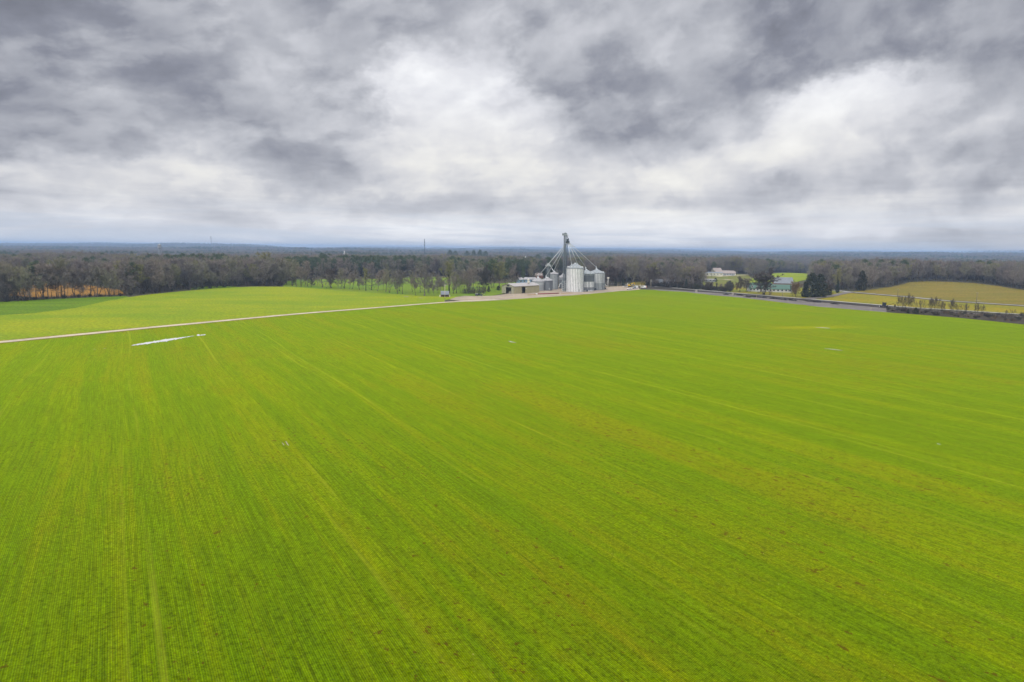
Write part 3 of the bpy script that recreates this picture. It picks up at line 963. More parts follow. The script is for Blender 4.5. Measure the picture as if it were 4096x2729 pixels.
def bare_tree(seed, h=22.0, spread=15.0, clear=0.28, r=0.42, limbs=9, lean=(0, 0), tw=10, tlen=1.7, twid=0.10, rise=0.55, forks=1):
    tw, twid = int(tw * 2.2), twid * 1.15
    rg = np.random.RandomState(seed)
    T, C = MB(), MB()
    for fk in range(forks):
        base = np.array([0, 0, -0.3]) if forks == 1 else np.array([0.12 * math.cos(fk * 6.28 / forks), 0.12 * math.sin(fk * 6.28 / forks), -0.3])
        aim = np.array([lean[0], lean[1], 1.0])
        if forks > 1:
            aim = aim + np.array([math.cos(fk * 6.28 / forks + 0.4), math.sin(fk * 6.28 / forks + 0.4), 0]) * 0.32
        n0 = 9
        pts = [base]
        for i in range(n0):
            st = aim * (0.88 * h / n0) + rg.normal(0, 0.016 * h, 3) * np.array([1, 1, 0.2])
            pts.append(pts[-1] + st)
        rr = [r * (1 - 0.88 * (i / n0) ** 0.8) * (1.35 if i == 0 else 1) / (forks ** 0.4) for i in range(n0 + 1)]
        for i in range(n0):
            T.tube(pts[i], pts[i + 1], rr[i], rr[i + 1], 6, False)
        nl = max(4, int(limbs / forks ** 0.5))
        a0 = rg.uniform(0, 6.28)
        for k in range(nl):
            f = clear + (0.93 - clear) * (k + rg.uniform(0, 0.6)) / nl
            i = min(n0 - 1, int(f * n0))
            p = pts[i] + (pts[i + 1] - pts[i]) * (f * n0 - i)
            az = a0 + k * 2.4 + rg.normal(0, 0.3)
            cf = (f - clear) / (1 - clear)
            ln = spread * 0.5 * (1.12 - 0.72 * cf ** 1.3) * rg.uniform(0.8, 1.15)
            el = rise + 0.55 * cf + rg.normal(0, 0.12)
            d = np.array([math.cos(az) * math.cos(el), math.sin(az) * math.cos(el), math.sin(el)])
            ln = ln / max(0.55, math.cos(el))
            rl = max(0.05, rr[i] * 0.55)
            q = p
            ns = 5
            for s in range(ns):
                d = unit(d + rg.normal(0, 0.16, 3) + UP * 0.08)
                q2 = q + d * ln / ns
                ra, rb = rl * (1 - s / ns * 0.8), rl * (1 - (s + 1) / ns * 0.8)
                T.tube(q, q2, ra, rb, 5, False)
                for j in range(2 if s < 4 else 3):
                    d2 = unit(d * 0.75 + rg.normal(0, 0.65, 3) + UP * 0.22)
                    l2 = ln * rg.uniform(0.26, 0.46) * (1.15 - 0.1 * s)
                    e0 = q + (q2 - q) * rg.uniform(0.2, 1)
                    e = e0
                    for s2 in range(3):
                        d2 = unit(d2 + rg.normal(0, 0.2, 3) + UP * 0.06)
                        e2 = e + d2 * l2 / 3
                        r2 = max(0.03, rb * 0.55)
                        C.tube(e, e2, r2 * (1 - s2 * 0.28), r2 * (1 - (s2 + 1) * 0.28), 3, False)
                        twig_tris(C, e2, d2, rg, tw // 3 + 1, tlen, twid)
                        e = e2
                    twig_tris(C, e, d2, rg, tw // 2, tlen, twid)
                q = q2
            twig_tris(C, q, d, rg, tw, tlen, twid)
        twig_tris(C, pts[-1], UP, rg, tw * 3, tlen * 1.3, twid)
    return T, C


def leaf_tris(mb, c, rg, n, rad_, size, flat=0.75):
    for _ in range(n):
        p = c + rg.normal(0, rad_ * 0.55, 3) * np.array([1, 1, flat])
        a = unit(rg.normal(0, 1, 3))
        b = unit(np.cross(a, rg.normal(0, 1, 3)))
        s = size * rg.uniform(0.6, 1.3)
        mb.add([p - a * s * 0.5, p + a * s * 0.5, p + b * s * 0.9], [(0, 1, 2)])


def pine_tree(seed, h=24.0, wd=11.0, clear=0.45, clumps=64, per=46, r=0.33, size=0.62):
    rg = np.random.RandomState(seed)
    T, C = MB(), MB()
    pts = [np.array([0, 0, -0.3])]
    for i in range(8):
        pts.append(pts[-1] + np.array([rg.normal(0, 0.12), rg.normal(0, 0.12), h * 0.97 / 8]))
    for i in range(8):
        T.tube(pts[i], pts[i + 1], r * (1 - i / 9), r * (1 - (i + 1) / 9), 6, False)
    for k in range(clumps):
        f = clear + (1 - clear) * (k + rg.rand()) / clumps
        cf = (f - clear) / (1 - clear)
        env = wd / 2 * math.sin(math.pi * (0.16 + 0.80 * cf)) ** 0.8
        az = k * 2.4 + rg.normal(0, 0.3)
        rr = env * math.sqrt(rg.uniform(0.1, 1.0))
        zz = f * h
        tip = np.array([math.cos(az) * rr, math.sin(az) * rr, zz + 0.1 * rr])
        i = min(7, int(max(0, f - 0.05) * 8))
        T.tube(np.array([pts[i][0], pts[i][1], zz - 0.15 * rr]), tip, 0.07, 0.03, 3, False)
        leaf_tris(C, tip, rg, per, 1.15 + 0.03 * wd, size)
    return T, C


def cedar_tree(seed, h=10.0, wd=6.0, n=2600, size=0.45, blunt=0.75):
    rg = np.random.RandomState(seed)
    T, C = MB(), MB()
    T.tube((0, 0, -0.3), (0, 0, h * 0.85), 0.2, 0.05, 6, False)
    ph = rg.uniform(0, 6.28, 4)
    for k in range(n // 12):
        f = rg.rand() ** 1.15
        az = rg.uniform(0, 6.28)
        env = wd / 2 * (1 - f) ** blunt * (1 - 0.55 * max(0, 0.12 - f) / 0.12)
        env *= 1 + 0.22 * math.sin(3 * az + ph[0] + 7 * f) + 0.16 * math.sin(5 * az + ph[1] - 11 * f)
        rr = env * rg.uniform(0.72, 1.0)
        leaf_tris(C, np.array([math.cos(az) * rr, math.sin(az) * rr, 0.03 * h + f * h * 0.97]), rg, 12, 0.55, size, 1.1)
    return T, C


def bare_shrub(seed, h=4.0, wd=4.5, stems=11, tw=26, twid=0.055):
    rg = np.random.RandomState(seed)
    T, C = MB(), MB()
    for k in range(stems):
        az = k * 2.4
        rr = wd / 2 * math.sqrt((k + 0.5) / stems)
        tip = np.array([math.cos(az) * rr, math.sin(az) * rr, h * (0.95 - 0.45 * (rr / (wd / 2)) ** 2) * rg.uniform(0.75, 1.05)])
        b = np.array([math.cos(az) * rr * 0.35, math.sin(az) * rr * 0.35, -0.2])
        mid = (b + tip) / 2 + rg.normal(0, 0.15, 3)
        T.tube(b, mid, 0.06, 0.045, 4, False)
        T.tube(mid, tip, 0.045, 0.02, 3, False)
        for f in (0.3, 0.5, 0.7, 0.85, 1.0):
            twig_tris(C, b + (tip - b) * f, unit(tip - b), rg, tw // 4, h * 0.26, twid, 1.1)
    return T, C


KINDS = {}


def add_kind(key, gens, wood, leaf, hh):
    KINDS[key] = []
    for T, C in gens:
        zt = max(v[2] for v in C.v)
        KINDS[key].append((T.mesh(key + '_trunk', MT[wood], True), C.mesh(key + '_crown', MT[leaf]), zt, T, C))


add_kind('broad', [bare_tree(1, 22, 17, 0.26, 0.50, 10, rise=0.5), bare_tree(2, 23, 15, 0.30, 0.45, 10, (0.05, 0), rise=0.6), bare_tree(3, 21, 18, 0.22, 0.55, 11, (-0.06, 0.03), rise=0.42)], 'bark', 'twig', 22)
add_kind('tall', [bare_tree(4, 24, 10.5, 0.38, 0.32, 10, rise=0.75), bare_tree(5, 23, 11.5, 0.33, 0.34, 10, (0.04, -0.04), rise=0.7), bare_tree(6, 22, 9.5, 0.4, 0.30, 9, (-0.04, 0), rise=0.8)], 'bark', 'twig', 23)
add_kind('multi', [bare_tree(7, 18, 15, 0.25, 0.36, 9, forks=3, rise=0.6, tw=8), bare_tree(8, 17, 13, 0.2, 0.3, 8, forks=4, rise=0.7, tw=8)], 'bark', 'twig', 18)
add_kind('lean', [bare_tree(9, 15, 9, 0.42, 0.26, 8, (0.34, 0.05), rise=0.6, tw=8), bare_tree(10, 16, 9, 0.42, 0.28, 8, (-0.28, 0.1), rise=0.65, tw=8)], 'bark', 'twig', 15)
add_kind('ivy', [bare_tree(12, 23, 15, 0.36, 0.75, 10, rise=0.62)], 'bark_dark', 'twig_olive', 23)
add_kind('olive', [bare_tree(13, 22, 16, 0.25, 0.45, 10, rise=0.55, tw=15, twid=0.13)], 'bark', 'twig_olive', 22)
add_kind('yellowbud', [bare_tree(14, 20, 18, 0.25, 0.4, 10, rise=0.5, tw=16, twid=0.14)], 'bark', 'twig_yellow', 20)
add_kind('dusky', [bare_tree(15, 9, 8, 0.16, 0.22, 11, rise=0.5, tw=13, tlen=0.85, twid=0.07), bare_tree(16, 9.5, 7.5, 0.2, 0.2, 11, rise=0.6, tw=13, tlen=0.85, twid=0.07)], 'bark', 'twig_dark', 9)
add_kind('tanround', [bare_tree(17, 9, 10, 0.15, 0.25, 13, rise=0.5, tw=14, tlen=0.9, twid=0.07)], 'bark', 'twig_tan', 9)
add_kind('sapling', [bare_tree(18, 9, 4.2, 0.35, 0.09, 8, rise=0.85, tw=3, tlen=0.9, twid=0.035), bare_tree(19, 9, 5.0, 0.3, 0.08, 7, forks=2, rise=0.9, tw=3, tlen=0.9, twid=0.035)], 'bark_dark', 'twig_dark', 9)
add_kind('pine', [pine_tree(20), pine_tree(21, 23, 9, 0.4), pine_tree(22, 25, 12, 0.5, 70)], 'bark', 'needle', 24)
add_kind('cedar', [cedar_tree(23), cedar_tree(24, 10, 5, blunt=0.6), cedar_tree(25, 10, 7, blunt=0.55)], 'bark_dark', 'cedar', 10)
add_kind('shrub', [bare_shrub(26, tw=64, twid=0.09), bare_shrub(27, 3.6, 5.0, tw=64, twid=0.09), bare_shrub(28, 4.5, 4.0, tw=64, twid=0.09)], 'bark_dark', 'twig_black', 4)
add_kind('brush', [bare_shrub(41, tw=40, twid=0.06), bare_shrub(42, 3.6, 5.0, tw=40, twid=0.06), bare_shrub(43, 4.8, 4.0, tw=36, twid=0.06)], 'bark', 'twig_dark', 4)
add_kind('willow', [bare_tree(33, 18, 18, 0.2, 0.42, 10, forks=4, rise=0.62, tw=21, tlen=1.9, twid=0.13)], 'bark_dark', 'twig_dark', 18)
add_kind('roundcedar', [cedar_tree(35, 10, 8, 3400, 0.5, 0.38), cedar_tree(36, 10, 9, 3400, 0.5, 0.33)], 'bark_dark', 'cedar', 10)
add_kind('palebush', [bare_shrub(29, 4.0, 5.0)], 'bark', 'twig_tan', 4)

RG = np.random.RandomState(77)
TREE_XY = []


def tree(kind, px, base, top, label, cat='tree', group=None, wide=1.0, var=None, rz=None, name=None):
    ks = KINDS[kind]
    i = RG.randint(len(ks)) if var is None else var
    tm, cm, zt, _, _ = ks[i]
    p = G(px, base)
    hgt = (base - top) * mpp(p)
    s = hgt / zt
    a = RG.uniform(0, 6.28) if rz is None else rz
    nm = name or {'shrub': 'shrub', 'brush': 'shrub', 'palebush': 'shrub', 'pine': 'pine_tree', 'cedar': 'cedar_tree', 'roundcedar': 'cedar_tree', 'sapling': 'sapling'}.get(kind, 'bare_tree')
    root = thing(nm, label, cat, tuple(p), a, group)
    root.scale = (s * wide, s * wide, s)
    link('trunk' if cat == 'tree' else 'stem', tm, root)
    link('crown' if cat == 'tree' else 'twigs', cm, root)
    TREE_XY.append((p[0], p[1]))
    return root


def S3(x, y):      # helpers: positions noted from enlarged views of the photo
    return 1150 + x / 4.708, 940 + y / 4.708


# --- named trees along the hedgerow, left to right
tree('broad', 1289, 1150, 1032, 'big dark spreading tree with forked trunk at left end of the see-through hedgerow', wide=0.85, var=2, rz=0.5)
tree('tall', 1230, 1146, 1040, 'thick straight-trunked bare tree left of the dark spreading forked tree', var=0)
tree('dusky', 1246, 1148, 1105, 'dark bushy low tree at the left foot of the spreading forked tree')
tree('multi', 1321, 1153, 1080, 'pale many-stemmed tree just right of the dark spreading forked tree', wide=0.8)
tree('broad', 1364, 1155, 1068, 'small tree with level side limbs standing before the green pasture', wide=0.7, var=1)
tree('lean', 1397, 1157.5, 1090, 'slim tree beside a second leaning trunk before the pasture', var=0, rz=0.2)
tree('lean', 1409, 1156, 1075, 'leaning trunk tilted to the right before the pasture', var=0, rz=-0.3)
tree('lean', 1438, 1161, 1088, 'small crooked tree leaning left before the pasture', var=1, rz=0.1)
tree('ivy', 1464, 1163, 1066, 'pale-limbed tree with an ivy-wrapped trunk at the edge of the open pasture gap', wide=0.7)
tree('lean', 1509, 1164, 1074, 'slanting double-trunked tree right of the open pasture gap', var=0, rz=0.0)
tree('tall', 1543, 1168, 1082, 'thin upright tree between the slanting tree and a forked one', wide=0.8, var=2)
tree('multi', 1558, 1171, 1070, 'forked dark tree with two bowed stems before the pasture', wide=0.75, var=0)
tree('multi', 1590, 1175.5, 1075, 'clump of several thin stems with a bushy foot by the field edge', wide=0.7, var=1)
tree('tall', 1611, 1176, 1072, 'slender tree right beside the clump of thin stems', wide=0.9, var=1)
tree('lean', 1663, 1182, 1108, 'leaning slim tree just left of the great lone oak', var=1, rz=0.0)
tree('broad', 1697, 1183.5, 1034, 'great lone oak with a thick trunk and wide round crown left of the grey-roofed hut', wide=1.02, var=0, rz=1.1)
tree('lean', 1737, 1182, 1126, 'short bent tree behind the left end of the grey-roofed hut', var=0, rz=2.6)
tree('sapling', 1752, 1174, 1120, 'thin sapling behind the grey-roofed hut')
tree('lean', 1766, 1171, 1108, 'bowed slim tree rising behind the hut roof', var=1, rz=0.4)
tree('ivy', 1796, 1172, 1032, 'tall oak with a dark ivy-covered trunk at the right end of the hut', wide=0.95, rz=2.0)
tree('multi', 1813, 1175, 1098, 'low spreading many-stemmed tree right of the ivy-covered oak', wide=0.75)
tree('ivy', 1826, 1173.5, 1090, 'stout dark ivy-clad tree with a short crown right of the hut', wide=0.6)
tree('sapling', 1842, 1171, 1108, 'thin leaning sapling between the ivy-clad tree and the thicket by the yard')
tree('multi', 1859, 1171, 1068, 'fan of many dark stems at the head of the gravel yard', wide=0.8, var=0)
tree('multi', 1874, 1172, 1072, 'second fan of dark stems behind the gravel yard', wide=0.7, var=1)
tree('tall', 1897, 1173, 1062, 'upright dark-stemmed tree above the dark pickup', wide=0.9, var=1)
for k, x in enumerate((1858, 1872, 1886, 1901, 1917, 1930)):
    tree('brush', x, 1175 - 0.2 * k, 1150 - 4 * (k % 3), 'dark brushy shrub in the thicket behind the dark pickup', 'shrub', 'shrubs in the thicket behind the pickup', wide=1.1)
tree('willow', 1941, 1164, 1052, 'thick-trunked bare tree above the pickup with a low forked crown', wide=0.75)
tree('cedar', 1955, 1167.5, 1141, 'small dark evergreen bush at the foot of the thick-trunked tree by the pickup', wide=1.0, var=0)
tree('cedar', 1994, 1161.5, 1143, 'broad dark evergreen bush at the left end of the tan shed', wide=1.75, var=2)
tree('pine', 1972, 1150, 1034, 'tall round-topped green tree behind the thick-trunked tree by the pickup', wide=1.15, var=2)
tree('olive', 1999, 1152, 1042, 'olive-green feathery tree left of the tan shed', wide=1.1)
tree('pine', 2022, 1146, 1048, 'green pine standing behind the left end of the tan shed', wide=0.8, var=1)
tree('broad', 2048, 1146, 1058, 'dark bare tree behind the tan shed roof', wide=0.9)
tree('dusky', 2063, 1142, 1085, 'low dark bare tree behind the middle of the tan shed')
tree('pine', 2093, 1140, 1066, 'green pine right behind the tan shed left of the blue building', wide=0.55, var=1)
tree('tall', 2120, 1133, 1055, 'slim bare tree before the blue building', wide=0.7, var=2)
tree('tall', 2131, 1135, 1050, 'second slim bare tree before the blue building', wide=0.7, var=0)
tree('pine', 2151, 1078, 1015, 'large round dark green pine far behind the squat bins', wide=1.25, var=2)
tree('cedar', 2177, 1112, 1062, 'bright green cedar left of the short grain leg', wide=0.75, var=1)
tree('cedar', 2186, 1118, 1075, 'dark bushy cedar behind the short grain leg', wide=1.1, var=2)
tree('cedar', 2213, 1116, 1052, 'green cedar right of the short grain leg', wide=0.75, var=0)
tree('pine', 2206, 1062, 1010, 'narrow blue-green pine left of the tall leg in the distance', wide=0.6, var=1)
tree('broad', 2534, 1140, 1024, 'large round bare tree behind the yellow excavator', wide=0.85, var=0)
tree('cedar', 2493, 1145, 1112, 'dark cedar left of the yellow excavator', wide=0.8, var=1)
tree('cedar', 2462, 1143, 1112, 'dark cedar bush near the sign on the pale pole', wide=0.8, var=0)
tree('dusky', 2613, 1149, 1062, 'dark upright tree beside the pole right of the yard', wide=0.7, var=1)
tree('broad', 2680, 1152, 1048, 'brown bare tree before the pale blue house', wide=0.75, var=1)
tree('tall', 2708, 1152, 1046, 'dark feathery bare tree right of the pale blue house', wide=0.9)
tree('cedar', 2744, 1155, 1115, 'small bright green cedar in the dark brush by the railway', wide=0.75, var=1)
tree('willow', 3056, 1179.5, 1066, 'wide many-stemmed dark tree in front of the white house', wide=1.22, var=0, rz=0.4)
tree('palebush', 3080, 1181, 1147, 'narrow brownish bush right beside the wide tree on the lawn', 'shrub', wide=0.55)
tree('dusky', 2919, 1169, 1120, 'round dark bare tree beside a tan bush left of the lawn', wide=1.0)
tree('tanround', 2948, 1166, 1128, 'tan-coloured bush tree left of the lawn', wide=0.7)
tree('dusky', 2984, 1167, 1110, 'round purple-brown tree at the left side of the white house', wide=1.0, var=1)
tree('dusky', 2957, 1170, 1102, 'ragged dark tree between the tan bush tree and the white house', wide=0.7)
tree('tanround', 3182, 1187.5, 1119, 'round-crowned brown tree at the right end of the white house', wide=1.05)
tree('dusky', 3170, 1184, 1135, 'smaller brown tree behind the round-crowned brown one', wide=0.8)
tree('roundcedar', 3243, 1190, 1089, 'tallest dark cedar of the evergreen clump by the road junction', wide=0.85, var=0)
tree('roundcedar', 3278, 1188.5, 1094, 'wide dark cedar in the middle of the evergreen clump by the junction', wide=0.85, var=0)
tree('cedar', 3218, 1188, 1122, 'low cedar at the left end of the evergreen clump by the junction', wide=0.85, var=0)
tree('roundcedar', 3312, 1182, 1132, 'shorter cedar at the right end of the evergreen clump by the junction', wide=0.85, var=0)
tree('dusky', 3296, 1184, 1108, 'brown bare tree among the evergreen clump by the junction', wide=0.85, var=0)
tree('ivy', 3347, 1171, 1068, 'tall grey-green tree with a dark leafy foot at the road junction', wide=0.72)
tree('cedar', 3349, 1171.5, 1120, 'dark evergreen wrapped round the foot of the tall tree at the junction', wide=0.6, var=1)
tree('roundcedar', 3444, 1163, 1081, 'dark rounded cedar standing out at the edge of the right-hand woods', wide=0.7, var=0)
tree('cedar', 2862, 1128, 1111, 'small round dark bush on the ranch lawn', wide=1.5, var=2)

# saplings and brush on the bank at the right edge of the wheat
SAP = [(3588, 1246, 1178), (3605, 1247, 1176), (3620, 1249, 1180), (3633, 1250, 1168), (3641, 1250, 1176), (3668, 1253, 1196), (3684, 1254, 1192),
       (3716, 1255, 1184), (3726, 1256, 1190), (3738, 1257, 1180), (3748, 1258, 1186), (3766, 1259, 1200), (3777, 1260, 1206), (3802, 1262, 1196), (3812, 1262, 1190), (3824, 1263, 1208),
       (3848, 1264, 1210), (3860, 1265, 1208), (3896, 1266, 1212), (3908, 1267, 1208), (3926, 1268, 1216), (4020, 1274, 1236), (4050, 1276, 1232)]
for k, (x, b, tp) in enumerate(SAP):
    tree('sapling', x, b, tp, 'thin bare sapling in the row on the brushy bank right of the dark track machine', 'tree', 'saplings on the brushy bank at right', wide=0.85)
tree('cedar', 3662, 1256, 1230, 'dark evergreen bush among the brush right of the track machine', wide=1.6, var=2)
tree('cedar', 3632, 1254, 1234, 'dark low evergreen at the left part of the brush by the track machine', wide=1.4, var=0)
for k in range(96):
    f = (k + RG.uniform(0, 0.8)) / 96
    x = 3552 + f * 640
    b = np.interp(x, [3521, 3674, 3853, 4096, 4300], [1244, 1257, 1270, 1294, 1316]) - RG.uniform(0, 1) ** 1.1 * (10 + 22 * f)
    tree(('shrub', 'brush', 'shrub', 'palebush')[k % 4], x, b, b - RG.uniform(5, 19) * (1.25 if f > 0.6 else 1), 'low twiggy shrub in the long brush bank along the right edge of the wheat', 'shrub', 'shrubs of the brush bank at right', wide=1.35)
for k in range(46):
    f = (k + RG.uniform(0, 0.9)) / 46
    x = 2582 + f * 345
    b = np.interp(x, [2560, 2781, 2932], [1147, 1158.5, 1170.5]) - RG.uniform(0, 7)
    tree('shrub', x, b, b - RG.uniform(13, 30), 'dark twiggy shrub in the thicket along the road between the yard and the lawn', 'shrub', 'shrubs of the roadside thicket', wide=1.2)


# --- rows of trees at the edge of the woods
def edge_row(poly, n, depth, kinds, label, group, hpx, wide=(0.8, 1.1)):
    xs = np.array([p[0] for p in poly], float)
    ys = np.array([p[1] for p in poly], float)
    for k in range(n):
        x = xs[0] + (xs[-1] - xs[0]) * (k + RG.uniform(0, 0.95)) / n
        b = np.interp(x, xs, ys) - RG.uniform(0, 1) ** 1.2 * depth
        m = mpp(G(x, b))
        h = RG.uniform(*hpx) / m
        kd = kinds[RG.randint(len(kinds))]
        tree(kd, x, b, b - h, label, 'tree', group, wide=RG.uniform(*wide))


edge_row([(-130, 1216), (0, 1209), (150, 1200), (300, 1192), (420, 1187), (520, 1183)], 34, 9, ['broad', 'tall', 'tall', 'multi'], 'bare tree in the front rows of woods behind the dark green strip', 'trees fronting the woods at far left', (11, 25))
edge_row([(520, 1183), (600, 1175), (700, 1163), (850, 1152), (1000, 1144), (1150, 1144), (1225, 1150)], 52, 9, ['tall', 'tall', 'broad', 'multi'], 'bare grey tree in the dense woods front along the crest of the yellow-green field', 'trees fronting the woods above the yellow-green field', (10, 27))
edge_row([(2375, 1132), (2440, 1139), (2500, 1141)], 14, 9, ['broad', 'tall', 'tall', 'dusky'], 'bare tree in the wood directly behind the right-hand grain bins', 'trees behind the right-hand bins', (14, 24))
edge_row([(2800, 1158), (2935, 1166)], 9, 12, ['dusky', 'dusky', 'multi'], 'low dark bare tree in the brush below the ranch pasture', 'low trees below the ranch pasture', (5, 8.5))
edge_row([(2560, 1142), (2781, 1157)], 20, 20, ['broad', 'tall', 'dusky', 'multi'], 'bare tree in the mixed row beyond the railway between the yard and the lawn', 'trees beyond the railway', (10, 19))
edge_row([(3370, 1163), (3440, 1163), (3560, 1149), (3640, 1129), (3720, 1125), (3900, 1132), (4000, 1145), (4096, 1159), (4200, 1172)], 42, 7, ['broad', 'tall', 'tall', 'multi'], 'bare tree in the dark wood edge behind the golden hill', 'trees fronting the woods behind the golden hill', (17, 25))
edge_row([(1290, 1112), (1480, 1113), (1560, 1115), (1640, 1109), (1760, 1107), (1900, 1118), (1935, 1130)], 26, 5, ['tall', 'broad', 'tall'], 'bare tree in the wood edge on the far side of the pasture', 'trees on the far side of the pasture', (16, 25))
edge_row([(1150, 1141), (1260, 1148), (1340, 1155), (1420, 1160), (1500, 1165), (1600, 1170), (1690, 1174)], 15, 8, ['broad', 'multi', 'tall', 'dusky', 'lean'], 'bare tree in the second rank of the see-through hedgerow before the pasture', 'second rank of the hedgerow', (7, 20), (0.75, 1.15))
edge_row([(1700, 1172), (1800, 1164), (1900, 1160), (1990, 1150)], 16, 8, ['broad', 'multi', 'tall'], 'bare tree standing in the pasture side behind the yard hedgerow', 'trees behind the yard hedgerow', (8, 21), (0.8, 1.0))
for k in range(44):
    x = -60 + 1200 * (k + RG.uniform(0, 0.9)) / 44
    b = np.interp(x, [-130, 0, 150, 300, 420, 520, 600, 700, 850, 1000, 1150, 1225], [1217, 1210, 1201, 1193, 1188, 1184, 1176, 1164, 1153, 1145, 1145, 1151]) - RG.uniform(0, 4)
    tree(('brush', 'shrub')[k % 2], x, b, b - RG.uniform(8, 24), 'low brushy shrub at the foot of the woods along the left fields', 'shrub', 'shrubs at the foot of the left woods', wide=1.3)
# distinct trees standing up out of the woods
tree('yellowbud', 870, 1080, 1016, 'yellow-budding tree standing out of the left-hand woods', wide=1.5)
tree('olive', 1060, 1128, 1004, 'pale olive tree top rising from the woods behind the yellow-green field', wide=1.0)
tree('pine', 1290, 1090, 1008, 'round dark green pine top in the woods left of the hedgerow', wide=0.9, var=0)
tree('pine', 205, 1090, 1015, 'dark green pine at far left poking out of the woods, left of three', wide=1.0, var=1)
tree('pine', 275, 1090, 1014, 'dark green pine in the far left woods, middle of three', wide=0.7, var=0)
tree('pine', 345, 1088, 1010, 'dark green pine in the far left woods, right of three', wide=0.9, var=2)
tree('pine', 532, 1085, 1004, 'pointed dark pine above the woods left of the water tower', wide=0.6, var=1)
tree('yellowbud', 148, 1120, 1092, 'small yellow bush tree above the orange grass', wide=1.0)
tree('yellowbud', 1775, 1060, 1010, 'pale green budding tree far beyond the great lone oak', wide=1.2)
for k, (x, b, tp) in enumerate(((1800, 1062, 998), (1822, 1062, 1001), (1868, 1064, 1002), (1895, 1062, 1000), (1920, 1062, 998), (1942, 1063, 1002))):
    tree('pine', x, b, tp, 'blue-green pine in the far stand beyond the hedgerow oaks', 'tree', 'pines of the far stand', wide=0.9)
for k, (x, b, tp) in enumerate(((2818, 1085, 1050), (2840, 1086, 1046), (2858, 1086, 1050), (2800, 1085, 1052))):
    tree('pine', x, b, tp, 'dark green pine behind the ranch house', 'tree', 'pines behind the ranch house', wide=1.0)

# ------------------------------------------------------------------ the woods beyond, one mass
CLEAR = [np.array(q) for q in (main_poly, yellow_poly, strip_poly, pasture_poly, glade_poly, sedge_poly, yard_poly, lawn_poly, gold_poly, gs_poly, far_green, ranch_poly, bank_poly)]
CLEAR.append(np.array(PX([(2100, 1160), (2110, 1118), (2140, 1112), (2300, 1100), (2440, 1128), (2600, 1140), (2932, 1166), (3230, 1186), (3521, 1216), (3845, 1240), (4400, 1276), (4400, 1340), (2500, 1165)])))
CLEAR.append(np.array(PX([(2085, 1092), (2130, 1060), (2260, 1048), (2330, 1060), (2300, 1085), (2180, 1100)])))
CLEAR.append(np.array(PX([(1985, 1150), (2008, 1116), (2140, 1108), (2140, 1150)])))
CLEAR.append(np.array(PX([(2975, 1152), (2985, 1112), (3100, 1090), (3245, 1092), (3262, 1152)])))
CLEAR.append(np.array(PX([(2800, 1168), (2806, 1098), (2990, 1094), (3000, 1150)])))
CLEAR.append(np.array(PX([(2640, 1136), (2650, 1118), (2720, 1116), (2730, 1140)])))
FAR_GAPS = [(3720, 1052, 46, 60), (3610, 1032, 26, 60), (2640, 1040, 20, 40), (380, 990, 50, 90), (3060, 1020, 16, 60), (4010, 1040, 40, 60), (3850, 1045, 46, 60)]


